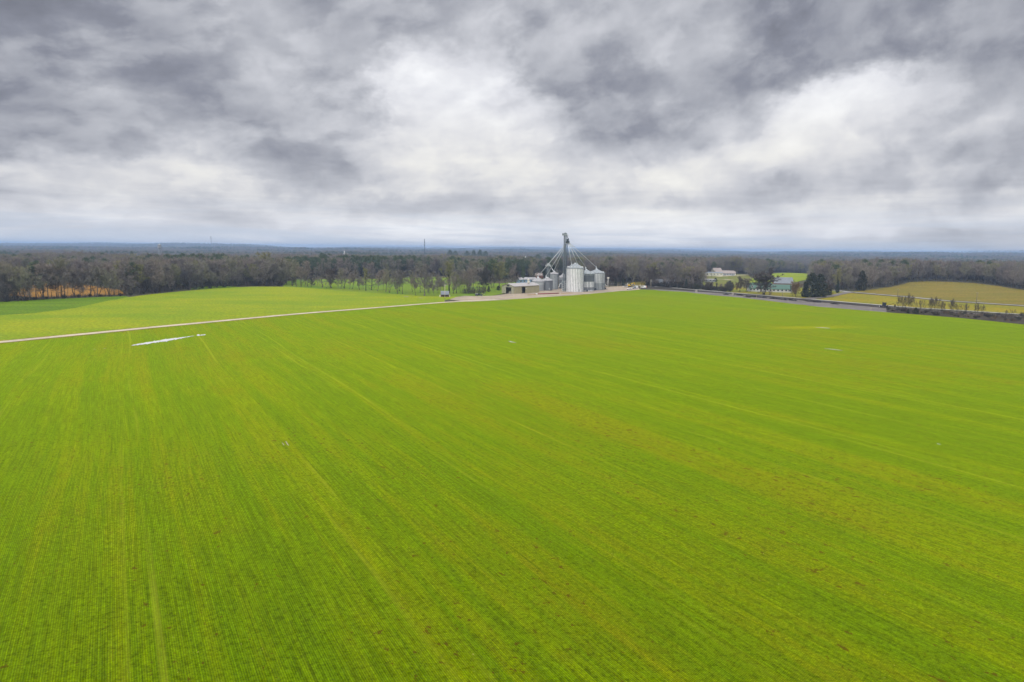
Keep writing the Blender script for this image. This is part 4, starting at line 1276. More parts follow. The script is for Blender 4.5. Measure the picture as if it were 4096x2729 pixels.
def build_woods():
    rg = np.random.RandomState(4)
    pts = []
    a_half = rad(44)
    sp0 = 8.0
    # rows of rings, spacing growing with distance
    r = 430.0
    while r < 11000:
        sp = sp0 * max(1.0, r / 1500.0) ** 1.0
        n = int(2 * a_half * r / sp)
        th = -a_half + 2 * a_half * (np.arange(n) + rg.uniform(0, 1, n)) / n
        rr = r + rg.uniform(-0.6, 0.6, n) * sp
        pts.append(np.stack([rr * np.sin(th), rr * np.cos(th)], 1))
        r += sp
    P = np.concatenate(pts)
    keep = np.ones(len(P), bool)
    for c in CLEAR:
        keep &= ~inside(c, P[:, 0], P[:, 1])
    # nothing in front of the wood edges: stay beyond the edge rows
    edge = np.array(PX([(-300, 1222), (0, 1205), (150, 1196), (300, 1188), (420, 1183), (520, 1179), (600, 1171), (700, 1159), (850, 1148), (1000, 1141), (1150, 1140), (1160, 1116), (1300, 1108), (1480, 1109), (1560, 1110), (1640, 1104), (1760, 1103), (1900, 1113), (1990, 1128), (2100, 1110), (2300, 1098), (2440, 1130), (2600, 1136), (2900, 1160), (2950, 1146), (3000, 1140), (3240, 1146), (3360, 1158), (3440, 1157), (3560, 1143), (3640, 1124), (3720, 1120), (3900, 1127), (4000, 1140), (4096, 1154), (4400, 1186)]))
    near = np.concatenate([edge, [[430, 10], [-430, 10]]])
    keep &= ~inside(near, P[:, 0], P[:, 1])
    az = np.arctan2(P[:, 0], P[:, 1])
    R_ = np.hypot(P[:, 0], P[:, 1])
    # small fields among the far woods
    fz = vnoise(P[:, 0] / 260 + 40, P[:, 1] / 420 + 17)
    keep &= ~((R_ > 1500) & (fz > 0.86))
    for (x, y, hw, d) in FAR_GAPS:
        c = G(x, y)
        w = hw * mpp(c)
        keep &= ~((np.abs(P[:, 0] - c[0]) < w) & (P[:, 1] > c[1] - d * 3.0) & (P[:, 1] < c[1] + d))
    P = P[keep]
    R_ = R_[keep]
    n = len(P)
    Z = H(P[:, 0], P[:, 1]) - 0.3
    patch = vnoise(P[:, 0] / 90 + 5, P[:, 1] / 140 + 2) + 0.25 * rg.normal(0, 1, n)
    green = vnoise(P[:, 0] / 170 + 61, P[:, 1] / 260 + 33) + 0.12 * rg.normal(0, 1, n)
    pickr = rg.rand(n)
    # prototypes: bare (6), olive, pine (3)
    idx = np.where(patch > 0.55, rg.randint(0, 3, n), rg.randint(3, 6, n))
    idx = np.where((pickr < 0.06), 6, idx)
    idx = np.where((green > 0.80) | (pickr > 0.955), rg.randint(7, 10, n), idx)
    scl = (0.56 + 0.30 * vnoise(P[:, 0] / 60 + 9, P[:, 1] / 80 + 1) + 0.30 * rg.rand(n)) * np.where(R_ > 1500, 1.05, 1.0)
    protos = []
    for key in ('broad', 'tall', 'olive', 'pine'):
        for (tm, cm, zt, T, C) in KINDS[key]:
            m = bpy.data.meshes.new('woodland_tree')
            nv = len(T.v)
            m.from_pydata(T.v + C.v, [], T.f + [tuple(i + nv for i in f) for f in C.f])
            m.materials.append(tm.materials[0])
            m.materials.append(cm.materials[0])
            m.polygons.foreach_set('material_index', [0] * len(T.f) + [1] * len(C.f))
            protos.append(m)
    col = bpy.data.collections.new('woodland_shapes')
    for i, m in enumerate(protos):
        col.objects.link(bpy.data.objects.new('woodland_shape_%02d' % i, m))
    me = bpy.data.meshes.new('woodland')
    me.from_pydata(np.stack([P[:, 0], P[:, 1], Z], 1).tolist(), [], [])
    for nm, typ, val in (('turn', 'FLOAT', rg.uniform(0, 6.283, n)), ('size', 'FLOAT', scl), ('pick', 'INT', idx)):
        a = me.attributes.new(nm, typ, 'POINT')
        a.data.foreach_set('value', np.asarray(val, np.float32 if typ == 'FLOAT' else np.int32))
    o = link('woodland', me)
    o['kind'] = 'stuff'
    o['label'] = 'grey-brown winter woods stretching to the horizon'
    ng = bpy.data.node_groups.new('woodland_growth', 'GeometryNodeTree')
    ng.interface.new_socket('Geometry', in_out='INPUT', socket_type='NodeSocketGeometry')
    ng.interface.new_socket('Geometry', in_out='OUTPUT', socket_type='NodeSocketGeometry')
    N, L = ng.nodes, ng.links
    gi, go = N.new('NodeGroupInput'), N.new('NodeGroupOutput')
    iop = N.new('GeometryNodeInstanceOnPoints')
    ci = N.new('GeometryNodeCollectionInfo')
    ci.inputs['Collection'].default_value = col
    ci.inputs['Separate Children'].default_value = True
    ci.inputs['Reset Children'].default_value = True

    def attr(nm, dt):
        a = N.new('GeometryNodeInputNamedAttribute')
        a.data_type = dt
        a.inputs['Name'].default_value = nm
        return a.outputs[0]
    cx = N.new('ShaderNodeCombineXYZ')
    L.new(attr('turn', 'FLOAT'), cx.inputs[2])
    L.new(gi.outputs[0], iop.inputs['Points'])
    L.new(ci.outputs[0], iop.inputs['Instance'])
    iop.inputs['Pick Instance'].default_value = True
    L.new(attr('pick', 'INT'), iop.inputs['Instance Index'])
    L.new(cx.outputs[0], iop.inputs['Rotation'])
    L.new(attr('size', 'FLOAT'), iop.inputs['Scale'])
    L.new(iop.outputs[0], go.inputs[0])
    md = o.modifiers.new('growth', 'NODES')
    md.node_group = ng
    print('woodland trees', n)


build_woods()


# ------------------------------------------------------------------ grain elevator
def centre_from_front(px, base, r):
    """ground centre of a round thing whose front foot is seen at a pixel"""
    p = G(px, base)
    d = p[:2] / np.linalg.norm(p[:2])
    q = p[:2] + d * r
    return np.array([q[0], q[1], hz(q[0], q[1])])


def spheroid(mb, c, r, n=8, m=5, sz=1.0):
    mb.lathe([(r * math.sin(math.pi * i / m) + 1e-3, -r * sz * math.cos(math.pi * i / m)) for i in range(m + 1)], n, c)
    return mb


BINS = {}


def grain_bin(key, label, px, base, dia_px, eave, apex, mats, roof, n_st=26, collar_px=0.12, vents=12, depth_c=None, rings=None, st_mat='stiff', ladder=None, door=None, proud=0.06):
    """mats: list of (fraction of height, material) from the foot upwards"""
    m0 = mpp(G(px, base))
    r = dia_px / 2 * m0 * (1 + dia_px / 2 * m0 / dep(G(px, base)))
    c = centre_from_front(px, base, r)
    d = dep(c)
    he = at(px, eave, d)[2] - c[2]
    # the front of the eave is nearer than the centre
    he = at(px, eave, d - r)[2] - c[2]
    ha = at(px, apex, d)[2] - c[2]
    root = thing('grain_bin', label, 'grain bin', tuple(c), 0, 'round steel grain bins')
    f0_ = -0.02
    for f1, mk in mats:
        mb = MB()
        mb.lathe([(r, he * f0_), (r, he * f1)], 64, close=False)
        mb.build('wall_ring', MT[mk], root, smooth=True)
        f0_ = f1
    # roof with raised seams
    n = 36
    mb = MB()
    rc = max(0.7, r * collar_px)
    vs, fs = [], []
    for k in range(n * 3):
        th = 2 * math.pi * k / (n * 3)
        up = 0.16 if k % 3 == 0 else 0.0
        vs.append(((r + 0.25) * math.cos(th), (r + 0.25) * math.sin(th), he - 0.12 + up))
        vs.append((rc * math.cos(th), rc * math.sin(th), ha + up * 0.5))
    N3 = n * 3
    fs = [(2 * k, 2 * ((k + 1) % N3), 2 * ((k + 1) % N3) + 1, 2 * k + 1) for k in range(N3)]
    mb.add(vs, fs)
    mb.build('roof', MT[roof], root)
    mb = MB()
    mb.lathe([(r + 0.28, he - 0.22), (r + 0.28, he - 0.02), (r + 0.08, he - 0.02), (r + 0.08, he - 0.22)], 48, close=False)
    mb.build('eave_ring', MT['stiff'], root)
    mb = MB()
    mb.lathe([(rc + 0.06, ha - 0.15), (rc + 0.06, ha + 0.2), (rc * 0.6, ha + 0.45), (0.3, ha + 0.55)], 20)
    mb.build('fill_cap', MT['spout'], root, smooth=False)
    # stiffeners: one mesh, set round the wall
    sm = MB()
    sm.box((r + proud, 0, he * 0.5), (2 * proud, 0.30, he * 0.985))
    sm = sm.mesh('stiffener', MT[st_mat])
    for k in range(n_st):
        link('stiffener', sm, root, (0, 0, 0), 2 * math.pi * (k + 0.35) / n_st)
    # goose-neck roof vents
    if vents:
        vm = MB()
        rv = rc + (r - rc) * 0.80
        zv = he + (ha - he) * 0.20
        vm.box((rv, 0, zv + 0.35), (0.55, 0.55, 0.7))
        vm.box((rv + 0.38, 0, zv + 0.52), (0.5, 0.62, 0.42))
        vm = vm.mesh('roof_vent', MT['white'] if key == 'big' else MT['spout'])
        for k in range(vents):
            link('roof_vent', vm, root, (0, 0, 0), 2 * math.pi * (k + 0.2) / vents)
    if ladder is not None:
        mb = MB()
        for s in (-0.3, 0.3):
            mb.tube((r + 0.35, s, 0.5), (r + 0.35, s, he), 0.05, 0.05, 5)
        for k in range(int(he / 0.6)):
            mb.tube((r + 0.35, -0.3, 0.8 + 0.6 * k), (r + 0.35, 0.3, 0.8 + 0.6 * k), 0.03, 0.03, 4)
        for k in range(int(he / 2.0)):
            for s in range(5):
                pass
        mb.build('ladder', MT['stiff'], root, rz=ladder)
    if door is not None:
        mb = MB()
        mb.box((r + 0.06, 0, 1.5), (0.2, 1.1, 1.7))
        dd = mb.build('door', MT['steel_mid'], root, rz=door)
        h_ = MB()
        h_.box((r + 0.2, 0.35, 1.5), (0.1, 0.08, 0.3))
        h_.build('handle', MT['stiff'], dd)
    BINS[key] = dict(c=c, r=r, he=he, ha=ha, d=d, root=root)
    return root


TOCAM = lambda c: math.atan2(-c[1], -c[0])
grain_bin('big', 'tallest bright corrugated grain bin with dark ribs and white roof vents, front of the group', 2298.7, 1168.9, 70.6, 1073.6, 1054,
          [(0.33, 'steel_light'), (0.66, 'steel_light'), (1.0, 'steel_light')], 'steel_roof', 34, 0.13, 14, ladder=-0.35, door=-1.2)
grain_bin('strip', 'grain bin with a dark weathered upper band behind the tallest bright bin', 2343.5, 1165.8, 66, 1095.6, 1079.5,
          [(0.07, 'steel_light'), (0.23, 'steel_dull'), (0.55, 'steel_light'), (0.92, 'steel_dark'), (1.0, 'steel_mid')], 'steel_roof', 34, 0.13, 10, ladder=-1.3, proud=0.08)
grain_bin('right', 'right-hand pale grey grain bin at the end of the row', 2384.6, 1161, 67, 1093, 1077.5,
          [(0.42, 'steel_mid'), (0.9, 'steel_pale'), (1.0, 'steel_pale')], 'steel_roof', 34, 0.13, 12, ladder=-0.9, door=-1.0)
grain_bin('b1', 'squat left-hand grain bin with a pale roof behind the tan shed', 2152, 1164, 50, 1126.2, 1112,
          [(0.65, 'steel_dull'), (1.0, 'steel_mid')], 'steel_roof_pale', 0, 0.2, 6)
grain_bin('b2', 'squat dark grey grain bin with a pale roof beside the tan shed', 2188.5, 1163, 43.5, 1123.2, 1110.5,
          [(0.72, 'steel_dark'), (1.0, 'steel_dark')], 'steel_roof_pale', 0, 0.22, 6, door=-1.2)
grain_bin('b3', 'slim tall grain bin standing between the squat bins and the tall leg', 2215.8, 1158, 33.5, 1096.8, 1086,
          [(0.5, 'steel_mid'), (1.0, 'steel_mid')], 'steel_roof_pale', 18, 0.18, 6, ladder=-0.7)
grain_bin('b4', 'dark grain bin with a pale roof half hidden behind the tall grain leg', 2252, 1155, 34, 1110.5, 1096,
          [(0.8, 'steel_dark'), (1.0, 'steel_dull')], 'steel_roof_pale', 0, 0.2, 6)


def bucket_elevator():
    c = G(2256.5, 1165.6)
    d = dep(c)
    m = d / F
    root = thing('bucket_elevator', 'very tall grain leg with round head, dark distributor and fan of spouts', 'grain elevator', tuple(c))
    P = lambda x, y, dd=0.0: at(x, y, d + dd) - c
    htop = P(2256, 942)[2]
    # twin trunks: enclosed legs, silhouette darkness put into their casing colour
    mb = MB()
    for s in (-0.45, 0.45):
        mb.box((s, 0, htop / 2), (0.5, 0.65, htop))
    mb.build('trunk', MT['tower_mid'], root)
    # ladder with cage rail
    mb = MB()
    for s in (-1.25, -0.95):
        mb.tube((s, -0.2, 0.5), (s, -0.2, htop), 0.06, 0.06, 4)
    k = 1.0
    while k < htop:
        mb.tube((-1.25, -0.2, k), (-0.95, -0.2, k), 0.03, 0.03, 4, False)
        k += 0.7
    k = 3.0
    while k < htop:
        ring = [(-1.1 + 0.38 * math.cos(a), -0.2 - 0.45 + 0.45 * math.sin(a), k) for a in np.linspace(0, 2 * math.pi, 9)]
        mb.path(ring, 0.035, 4)
        k += 2.4
    mb.build('ladder', MT['tower'], root)
    # support posts and braces
    mb = MB()
    x2 = 1.0
    for (sx, sy) in ((x2, -0.9), (x2, 0.9), (-0.85, 0.9)):
        mb.tube((sx, sy, 0), (sx, sy, htop - 0.5), 0.13, 0.13, 4)
    z = 2.0
    while z < htop - 3:
        mb.tube((x2, -0.9, z), (x2, 0.9, z + 2.4), 0.06, 0.06, 4, False)
        mb.tube((x2, 0.9, z), (-0.85, 0.9, z), 0.06, 0.06, 4, False)
        mb.tube((x2, -0.9, z), (-0.9, -0.5, z), 0.07, 0.07, 4, False)
        mb.tube((x2, 0.9, z), (-0.85, 0.9, z + 2.4), 0.05, 0.05, 4, False)
        z += 2.4
    mb.build('frame', MT['tower'], root)
    # lattice box round the foot
    hb = P(2256, 1124)[2]
    w = 1.9
    mb = MB()
    for sx in (-w, 0, w):
        for sy in (-w, w):
            mb.tube((sx, sy, -0.1), (sx, sy, hb), 0.13, 0.13, 4)
    for z in np.linspace(0.6, hb, 6):
        for s in (-w, w):
            mb.tube((-w, s, z), (w, s, z), 0.09, 0.09, 4)
            mb.tube((s, -w, z), (s, w, z), 0.09, 0.09, 4)
    for a, b in zip(np.linspace(0.6, hb, 6)[:-1], np.linspace(0.6, hb, 6)[1:]):
        mb.tube((-w, -w, a), (w, -w, b), 0.06, 0.06, 4)
        mb.tube((w, w, a), (w, -w, b), 0.06, 0.06, 4)
    mb.build('base_frame', MT['spout'], root)
    mb = MB()
    mb.box((0, 0, 1.0), (2.6, 1.3, 2.2))
    mb.build('boot', MT['tower'], root)
    # head: round hood, motor box, platform with railing
    hc = P(2259, 938.5)
    mb = MB()
    R_ = 1.55
    vs = []
    poly = [(R_ * math.cos(a), R_ * 0.95 * math.sin(a)) for a in np.linspace(0, math.pi, 13)]
    poly = [(1.5, -1.1)] + [(x, z) for x, z in poly] + [(-1.5, -1.1)]
    mb.prism([(hc[0] + x, hc[2] + z) for x, z in poly], -0.8, 0.8)
    mb.build('head', MT['tower'], root)
    mb = MB()
    mb.box((hc[0] - 2.1, -0.2, hc[2] - 0.1), (1.1, 1.0, 0.9))
    spheroid(mb, (hc[0] - 2.0, -0.2, hc[2] + 0.75), 0.4)
    mb.build('motor', MT['tower_dark'], root)
    zp = P(2256, 944)[2]
    mb = MB()
    mb.box((hc[0], 0, zp), (5.2, 3.0, 0.14))
    pf = mb.build('platform', MT['tower'], root)
    mb = MB()
    for z in (0.55, 1.1):
        pts = [(hc[0] - 2.55, -1.45, zp + z), (hc[0] + 2.55, -1.45, zp + z), (hc[0] + 2.55, 1.45, zp + z), (hc[0] - 2.55, 1.45, zp + z), (hc[0] - 2.55, -1.45, zp + z)]
        mb.path(pts, 0.05, 4)
    for x in np.linspace(-2.55, 2.55, 5):
        for y in (-1.45, 1.45):
            mb.tube((hc[0] + x, y, zp), (hc[0] + x, y, zp + 1.1), 0.05, 0.05, 4)
    mb.build('railing', MT['spout'], pf)
    # spout from head to distributor
    dc = P(2268.8, 964.5)
    mb = MB()
    mb.path([(hc[0] + 1.6, 0, hc[2] - 0.8), (hc[0] + 1.7, 0, hc[2] - 2.2), (dc[0] + 0.3, 0, dc[2] + 2.0)], 0.26, 8)
    mb.build('head_spout', MT['tower_dark'], root)
    mb = MB()
    mb.box((dc[0], 0, dc[2] + 0.4), (1.7, 1.7, 2.6))
    mb.box((dc[0], 0, dc[2] - 1.0), (2.9, 2.4, 0.5))
    mb.box((dc[0] - 1.25, 0, dc[2] - 0.6), (0.6, 1.0, 1.2))
    mb.box((dc[0] + 1.3, 0, dc[2] - 0.6), (0.5, 1.0, 1.3))
    mb.box((dc[0] + 0.5, 0, dc[2] + 1.9), (1.2, 1.0, 0.5), 0, (0.4, 0.6))
    mb.build('distributor', MT['tower_dark'], root)
    zb = dc[2] - 1.3
    # spouts fan out to the bins
    for key, x0, px, py in (('b1', -0.9, 2151.5, 1106.5), ('b2', -0.7, 2184.3, 1105), ('b3', -0.5, 2215.5, 1084), ('big', 0.3, 2286, 1056.5), ('big', 0.6, 2310.5, 1057), ('strip', 0.8, 2343, 1070), ('right', 1.0, 2385, 1069)):
        b = BINS[key]
        e = at(px, py, b['d'] + (-1.0 if px == 2286 else 1.5 if px == 2310.5 else 0)) - c
        s = np.array([dc[0] + x0, 0.2 * (1 if x0 > 0 else -1), zb])
        v = unit(e - s)
        k = s + v * 2.2
        mb = MB()
        mb.tube(s, e, 0.24, 0.24, 10)
        sp = mb.build('spout', MT['spout'], root, smooth=True)
        br = MB()
        L = np.linalg.norm(e - s)
        nrm = unit(np.cross(v, [0, 1, 0]))
        for f in np.arange(0.18, 0.95, 0.19):
            q = s + v * L * f
            br.tube(q - nrm * 0.25, q + nrm * 1.0, 0.05, 0.05, 4)
            br.tube(q + nrm * 1.0 - np.array([0, 0.7, 0]), q + nrm * 1.0 + np.array([0, 0.7, 0]), 0.04, 0.04, 4)
        br.build('bracket', MT['tower'], sp)
        el = MB()
        spheroid(el, tuple(e), 0.5, 10, 6)
        el.tube(e, e - np.array([0, 0, 1.3]), 0.36, 0.55, 10)
        el.build('elbow', MT['spout'], sp)
    # drop pipe to the pit
    s = np.array([dc[0] - 0.25, -0.3, zb])
    e = np.array([1.1, -1.2, P(2256, 1130)[2]])
    mb = MB()
    mb.tube(s, e, 0.27, 0.27, 8)
    mb.build('spout', MT['tower_dark'], root, smooth=True)
    mb = MB()
    p0 = P(2256.5, 1128)
    mb.path([(p0[0] - 1.2, -1.6, p0[2]), tuple(P(2238.5, 1137.5, -3)), tuple(P(2237.5, 1148, -3))], 0.22, 8)
    mb.build('pit_spout', MT['spout'], root)
    mb = MB()
    mb.box((-1.6, -1.5, hb - 1.2), (1.7, 1.2, 2.0))
    mb.build('cleaner_box', MT['tower'], root)


bucket_elevator()


def short_leg():
    c = centre_from_front(2190.5, 1156, 1.0)
    d = dep(c)
    root = thing('bucket_elevator', 'short pale grey grain leg behind the squat bins', 'grain elevator', tuple(c))
    P = lambda x, y, dd=0.0: at(x, y, d + dd) - c
    ht = P(2190, 1062)[2]
    mb = MB()
    for s in (-0.6, 0.6):
        mb.box((s, 0, ht / 2), (0.6, 0.7, ht))
    mb.box((1.4, 0, ht / 2), (0.18, 0.18, ht))
    mb.build('trunk', MT['tower'], root)
    mb = MB()
    poly = [(1.5 * math.cos(a), 1.2 * math.sin(a)) for a in np.linspace(0, math.pi, 9)]
    poly = [(1.4, -1.0)] + poly + [(-1.4, -1.0)]
    mb.prism([(x + 0.4, ht + 0.9 + z) for x, z in poly], -0.7, 0.7)
    mb.build('head', MT['steel_mid'], root)
    mb = MB()
    mb.box((0.3, 0, ht - 0.6), (5.0, 2.4, 0.14))
    pf = mb.build('platform', MT['spout'], root)
    mb = MB()
    for z in (0.55, 1.1):
        mb.path([(-2.2, -1.2, ht - 0.6 + z), (2.8, -1.2, ht - 0.6 + z), (2.8, 1.2, ht - 0.6 + z), (-2.2, 1.2, ht - 0.6 + z), (-2.2, -1.2, ht - 0.6 + z)], 0.06, 4)
    for x in (-2.2, -0.5, 1.2, 2.8):
        for y in (-1.2, 1.2):
            mb.tube((x, y, ht - 0.6), (x, y, ht + 0.5), 0.05, 0.05, 4)
    mb.build('railing', MT['spout'], pf)
    e = at(2214.5, 1085, BINS['b3']['d']) - c
    mb = MB()
    mb.tube((1.5, 0, ht + 0.3), e, 0.26, 0.26, 8)
    mb.build('spout', MT['spout'], root)
    mb = MB()
    for s in (-1.5, -1.1):
        mb.tube((s, -0.3, 0.3), (s, -0.3, ht), 0.05, 0.05, 4)
    mb.build('ladder', MT['stiff'], root)


short_leg()


def fan_unit(px, base, label, rz, mat='tower_dark', sc=1.0):
    c = G(px, base)
    root = thing('drying_fan', label, 'fan', tuple(c), rz, 'drying fans at the bins')
    mb = MB()
    prof = [(0.85 * math.cos(a) * sc, (0.95 + 0.85 * math.sin(a)) * sc) for a in np.linspace(0, 2 * math.pi, 16, endpoint=False)]
    mb.prism(prof, -0.5 * sc, 0.5 * sc)
    mb.build('housing', MT[mat], root)
    mb = MB()
    mb.box((1.5 * sc, 0, 0.6 * sc), (1.6 * sc, 0.9 * sc, 0.9 * sc), 0, (0.8, 0.8))
    mb.build('duct', MT['tower'] if mat != 'cream' else MT['cream'], root)
    mb = MB()
    mb.box((-0.2, 0, 0.12), (1.8 * sc, 1.1 * sc, 0.2))
    mb.build('base', MT['stiff'], root)


fan_unit(2338, 1164.5, 'dark drying fan at the foot of the dark-banded bin', 0.3)
fan_unit(2348, 1166.5, 'second dark drying fan right of the first at the dark-banded bin', 1.2, 'tower_dark', 0.9)
fan_unit(2381, 1161.5, 'drying fan at the left foot of the right-hand bin', 0.4)
fan_unit(2420.5, 1157.5, 'drying fan standing on the gravel right of the right-hand bin', 2.6)
fan_unit(2188, 1160.8, 'cream drying fan in front of the squat dark bin', 3.3, 'cream', 0.95)


def unload_pipe(px0, py0, px1, py1, key, label, supp=True):
    b = BINS[key]
    dd = b['d'] - b['r'] * 0.9
    p0, p1 = at(px0, py0, dd), at(px1, py1, dd)
    c = G(px1, 1162)
    root = thing('auger', label, 'auger', tuple(c), 0)
    mb = MB()
    mb.tube(p0 - c, p1 - c, 0.24, 0.24, 8)
    mb.build('tube', MT['spout'], root, smooth=True)
    mb = MB()
    mb.box(tuple(p0 - c), (0.8, 0.8, 0.8))
    mb.build('hopper', MT['stiff'], root)
    mb = MB()
    z = hz(*p1[:2])
    lo = p1 if p1[2] < p0[2] else p0
    mb.tube(lo - c, (lo[0] - c[0], lo[1] - c[1], -0.1), 0.08, 0.08, 5)
    mb.build('leg', MT['stiff'], root)


unload_pipe(2371, 1142.5, 2385, 1151, 'right', 'short slanted auger tube between the dark-banded bin and the right-hand bin')
unload_pipe(2417, 1137, 2428, 1144.5, 'right', 'slanted auger tube sticking out to the right of the right-hand bin')


# ------------------------------------------------------------------ tan shed
def tan_shed():
    A, C, B = G(2004.9, 1172.8), G(2056, 1176.1), G(2157, 1169.7)
    ex = unit((B - C) * [1, 1, 0])
    L = np.linalg.norm((B - C)[:2])
    ey = np.array([-ex[1], ex[0], 0])
    W = abs((A - C)[:2] @ ey[:2])
    rz = math.atan2(ex[1], ex[0])
    root = thing('metal_shed', 'long tan sheet-metal shed with a pale low-pitched roof and dark door openings', 'shed', tuple(C), rz)
    he = at(2060, 1146.0, dep(C))[2] - C[2]
    hr = he + 2.0
    # front long wall (y = 0), with an opening
    d0, d1 = 0.335 * L - 0.9, 0.335 * L + 4.3
    d0, d1 = L * (835 - 552) / 853 * 0.92, L * (945 - 552) / 853 * 0.95
    hd = he * 0.86
    t = 0.15
    mb = MB()
    mb.box((d0 / 2, t / 2, he / 2), (d0, t, he))
    mb.box(((L + d1) / 2, t / 2, he / 2), (L - d1, t, he))
    mb.box(((d0 + d1) / 2, t / 2, (hd + he) / 2), (d1 - d0, t, he - hd))
    mb.box((L / 2, W - t / 2, he / 2), (L, t, he))
    mb.build('side_wall', MT['tan'], root)
    # gables
    mb = MB()
    g0, g1 = W * 0.19, W * 0.66
    gh = he * 0.83
    ymid = W / 2

    def roofz(y):
        return he + (hr - he) * (1 - abs(y - ymid) / ymid)

    def gable(x, open_):
        if open_:
            cells = [(t + 0.002, g0, 0, None), (g1, W - t - 0.002, 0, None), (g0, g1, gh, None)]
        else:
            cells = [(t + 0.002, W - t - 0.002, 0, None)]
        for ya, yb, za, _ in cells:
            ys = sorted({ya, yb, *([ymid] if ya < ymid < yb else [])})
            pl = [(ya, za), (yb, za)] + [(y, roofz(y) - 0.05) for y in reversed(ys)]
            n = len(pl)
            vs = [(x, p[0], p[1]) for p in pl] + [(x + t, p[0], p[1]) for p in pl]
            fs = [tuple(range(n)), tuple(range(2 * n - 1, n - 1, -1))] + [(k, n + k, n + (k + 1) % n, (k + 1) % n) for k in range(n)]
            mb.add(vs, fs)
    gable(0.003, True)
    gable(L - t - 0.003, False)
    mb.build('gable_wall', MT['tan_side'], root)
    mb = MB()
    o = 0.5
    for s in (0, 1):
        ya, za = (-o, he - o * (hr - he) / ymid) if s == 0 else (W + o, he - o * (hr - he) / ymid)
        vs = [(-o, ya, za), (L + o, ya, za), (L + o, ymid, hr), (-o, ymid, hr)]
        vs2 = [(x, y, z + 0.14) for x, y, z in vs]
        mb.add(vs + vs2, [(0, 1, 2, 3), (7, 6, 5, 4), (0, 4, 5, 1), (1, 5, 6, 2), (3, 7, 4, 0)])
    rf = mb.build('roof', MT['shed_roof'], root)
    # curved vent stack on the roof
    mb = MB()
    xv = L * 0.70
    zb = roofz(W * 0.28)
    mb.lathe([(0.45, zb - 0.2), (1.0, zb + 1.2), (1.0, zb + 2.2), (0.6, zb + 2.8)], 12, (xv, W * 0.28, 0))
    pts = [(xv + 0.9 - 1.5 * math.cos(a) * 0.6 - 0.9, W * 0.28, zb + 2.6 + 1.2 * math.sin(a)) for a in np.linspace(0, math.pi * 0.8, 7)]
    mb.path(pts, 0.5, 10)
    mb.build('vent_stack', MT['cream'], rf, smooth=True)
    # darker opening frames and things inside
    mb = MB()
    mb.box((0.0, (g0 + g1) / 2, gh + 0.08), (0.3, g1 - g0 + 0.4, 0.22))
    mb.build('door_lintel', MT['stiff'], root)
    mb = MB()
    mb.box((-0.03, W * 0.5 - 0.2, he + 0.35), (0.12, 2.6, 1.1))
    mb.build('vent_opening', MT['black'], root)
    mb = MB()
    mb.box((-0.10, W * 0.13, he * 0.45), (0.10, 2.2, he * 0.86))
    mb.build('sliding_door', MT['tan_side'], root)
    mb = MB()
    mb.box((d1 + 0.5, -0.25, hd - 1.4), (0.5, 0.4, 0.6))
    mb.build('meter_box', MT['white'], root)
    mb = MB()
    mb.box((L / 2, W / 2, 0.05), (L - 0.4, W - 0.4, 0.06))
    mb.build('floor', MT['ballast'], root)
    # things just inside the gable door
    p = C + ex * 3.2 + ey * (W * 0.52)
    q = thing('crate', 'pale wooden crate inside the gable door of the tan shed', 'crate', (p[0], p[1], C[2] + 0.08), rz)
    mb = MB()
    mb.box((0, 0, 0.75), (1.5, 1.6, 1.5))
    mb.build('box', MT['cream'], q)
    mb = MB()
    for z in (0.2, 0.75, 1.3):
        mb.box((-0.78, 0, z), (0.06, 1.7, 0.18))
    mb.build('slats', MT['timber_pale'], q)
    p = C + ex * 4.0 + ey * (W * 0.32)
    q = thing('pallet_stack', 'stack of brown pallets inside the gable door of the tan shed', 'pallet stack', (p[0], p[1], C[2] + 0.08), rz)
    for k in range(7):
        mb = MB()
        mb.box((0, 0, 0.1 + 0.22 * k), (1.3, 2.4, 0.05))
        for y in (-1.1, 0, 1.1):
            mb.box((0, y, 0.02 + 0.22 * k), (1.3, 0.12, 0.11))
        mb.build('pallet', MT['timber'], q)
    p = C + ex * (d0 + d1) / 2 + ey * 1.2
    q = thing('workbench', 'low pale bench inside the side opening of the tan shed', 'bench', (p[0], p[1], C[2] + 0.08), rz)
    mb = MB()
    mb.box((0, 0, 0.9), (3.2, 0.9, 0.1))
    mb.build('top', MT['timber_pale'], q)
    for sx in (-1.4, 1.4):
        for sy in (-0.35, 0.35):
            mb = MB()
            mb.box((sx, sy, 0.42), (0.12, 0.12, 0.85))
            mb.build('leg', MT['timber'], q)


tan_shed()


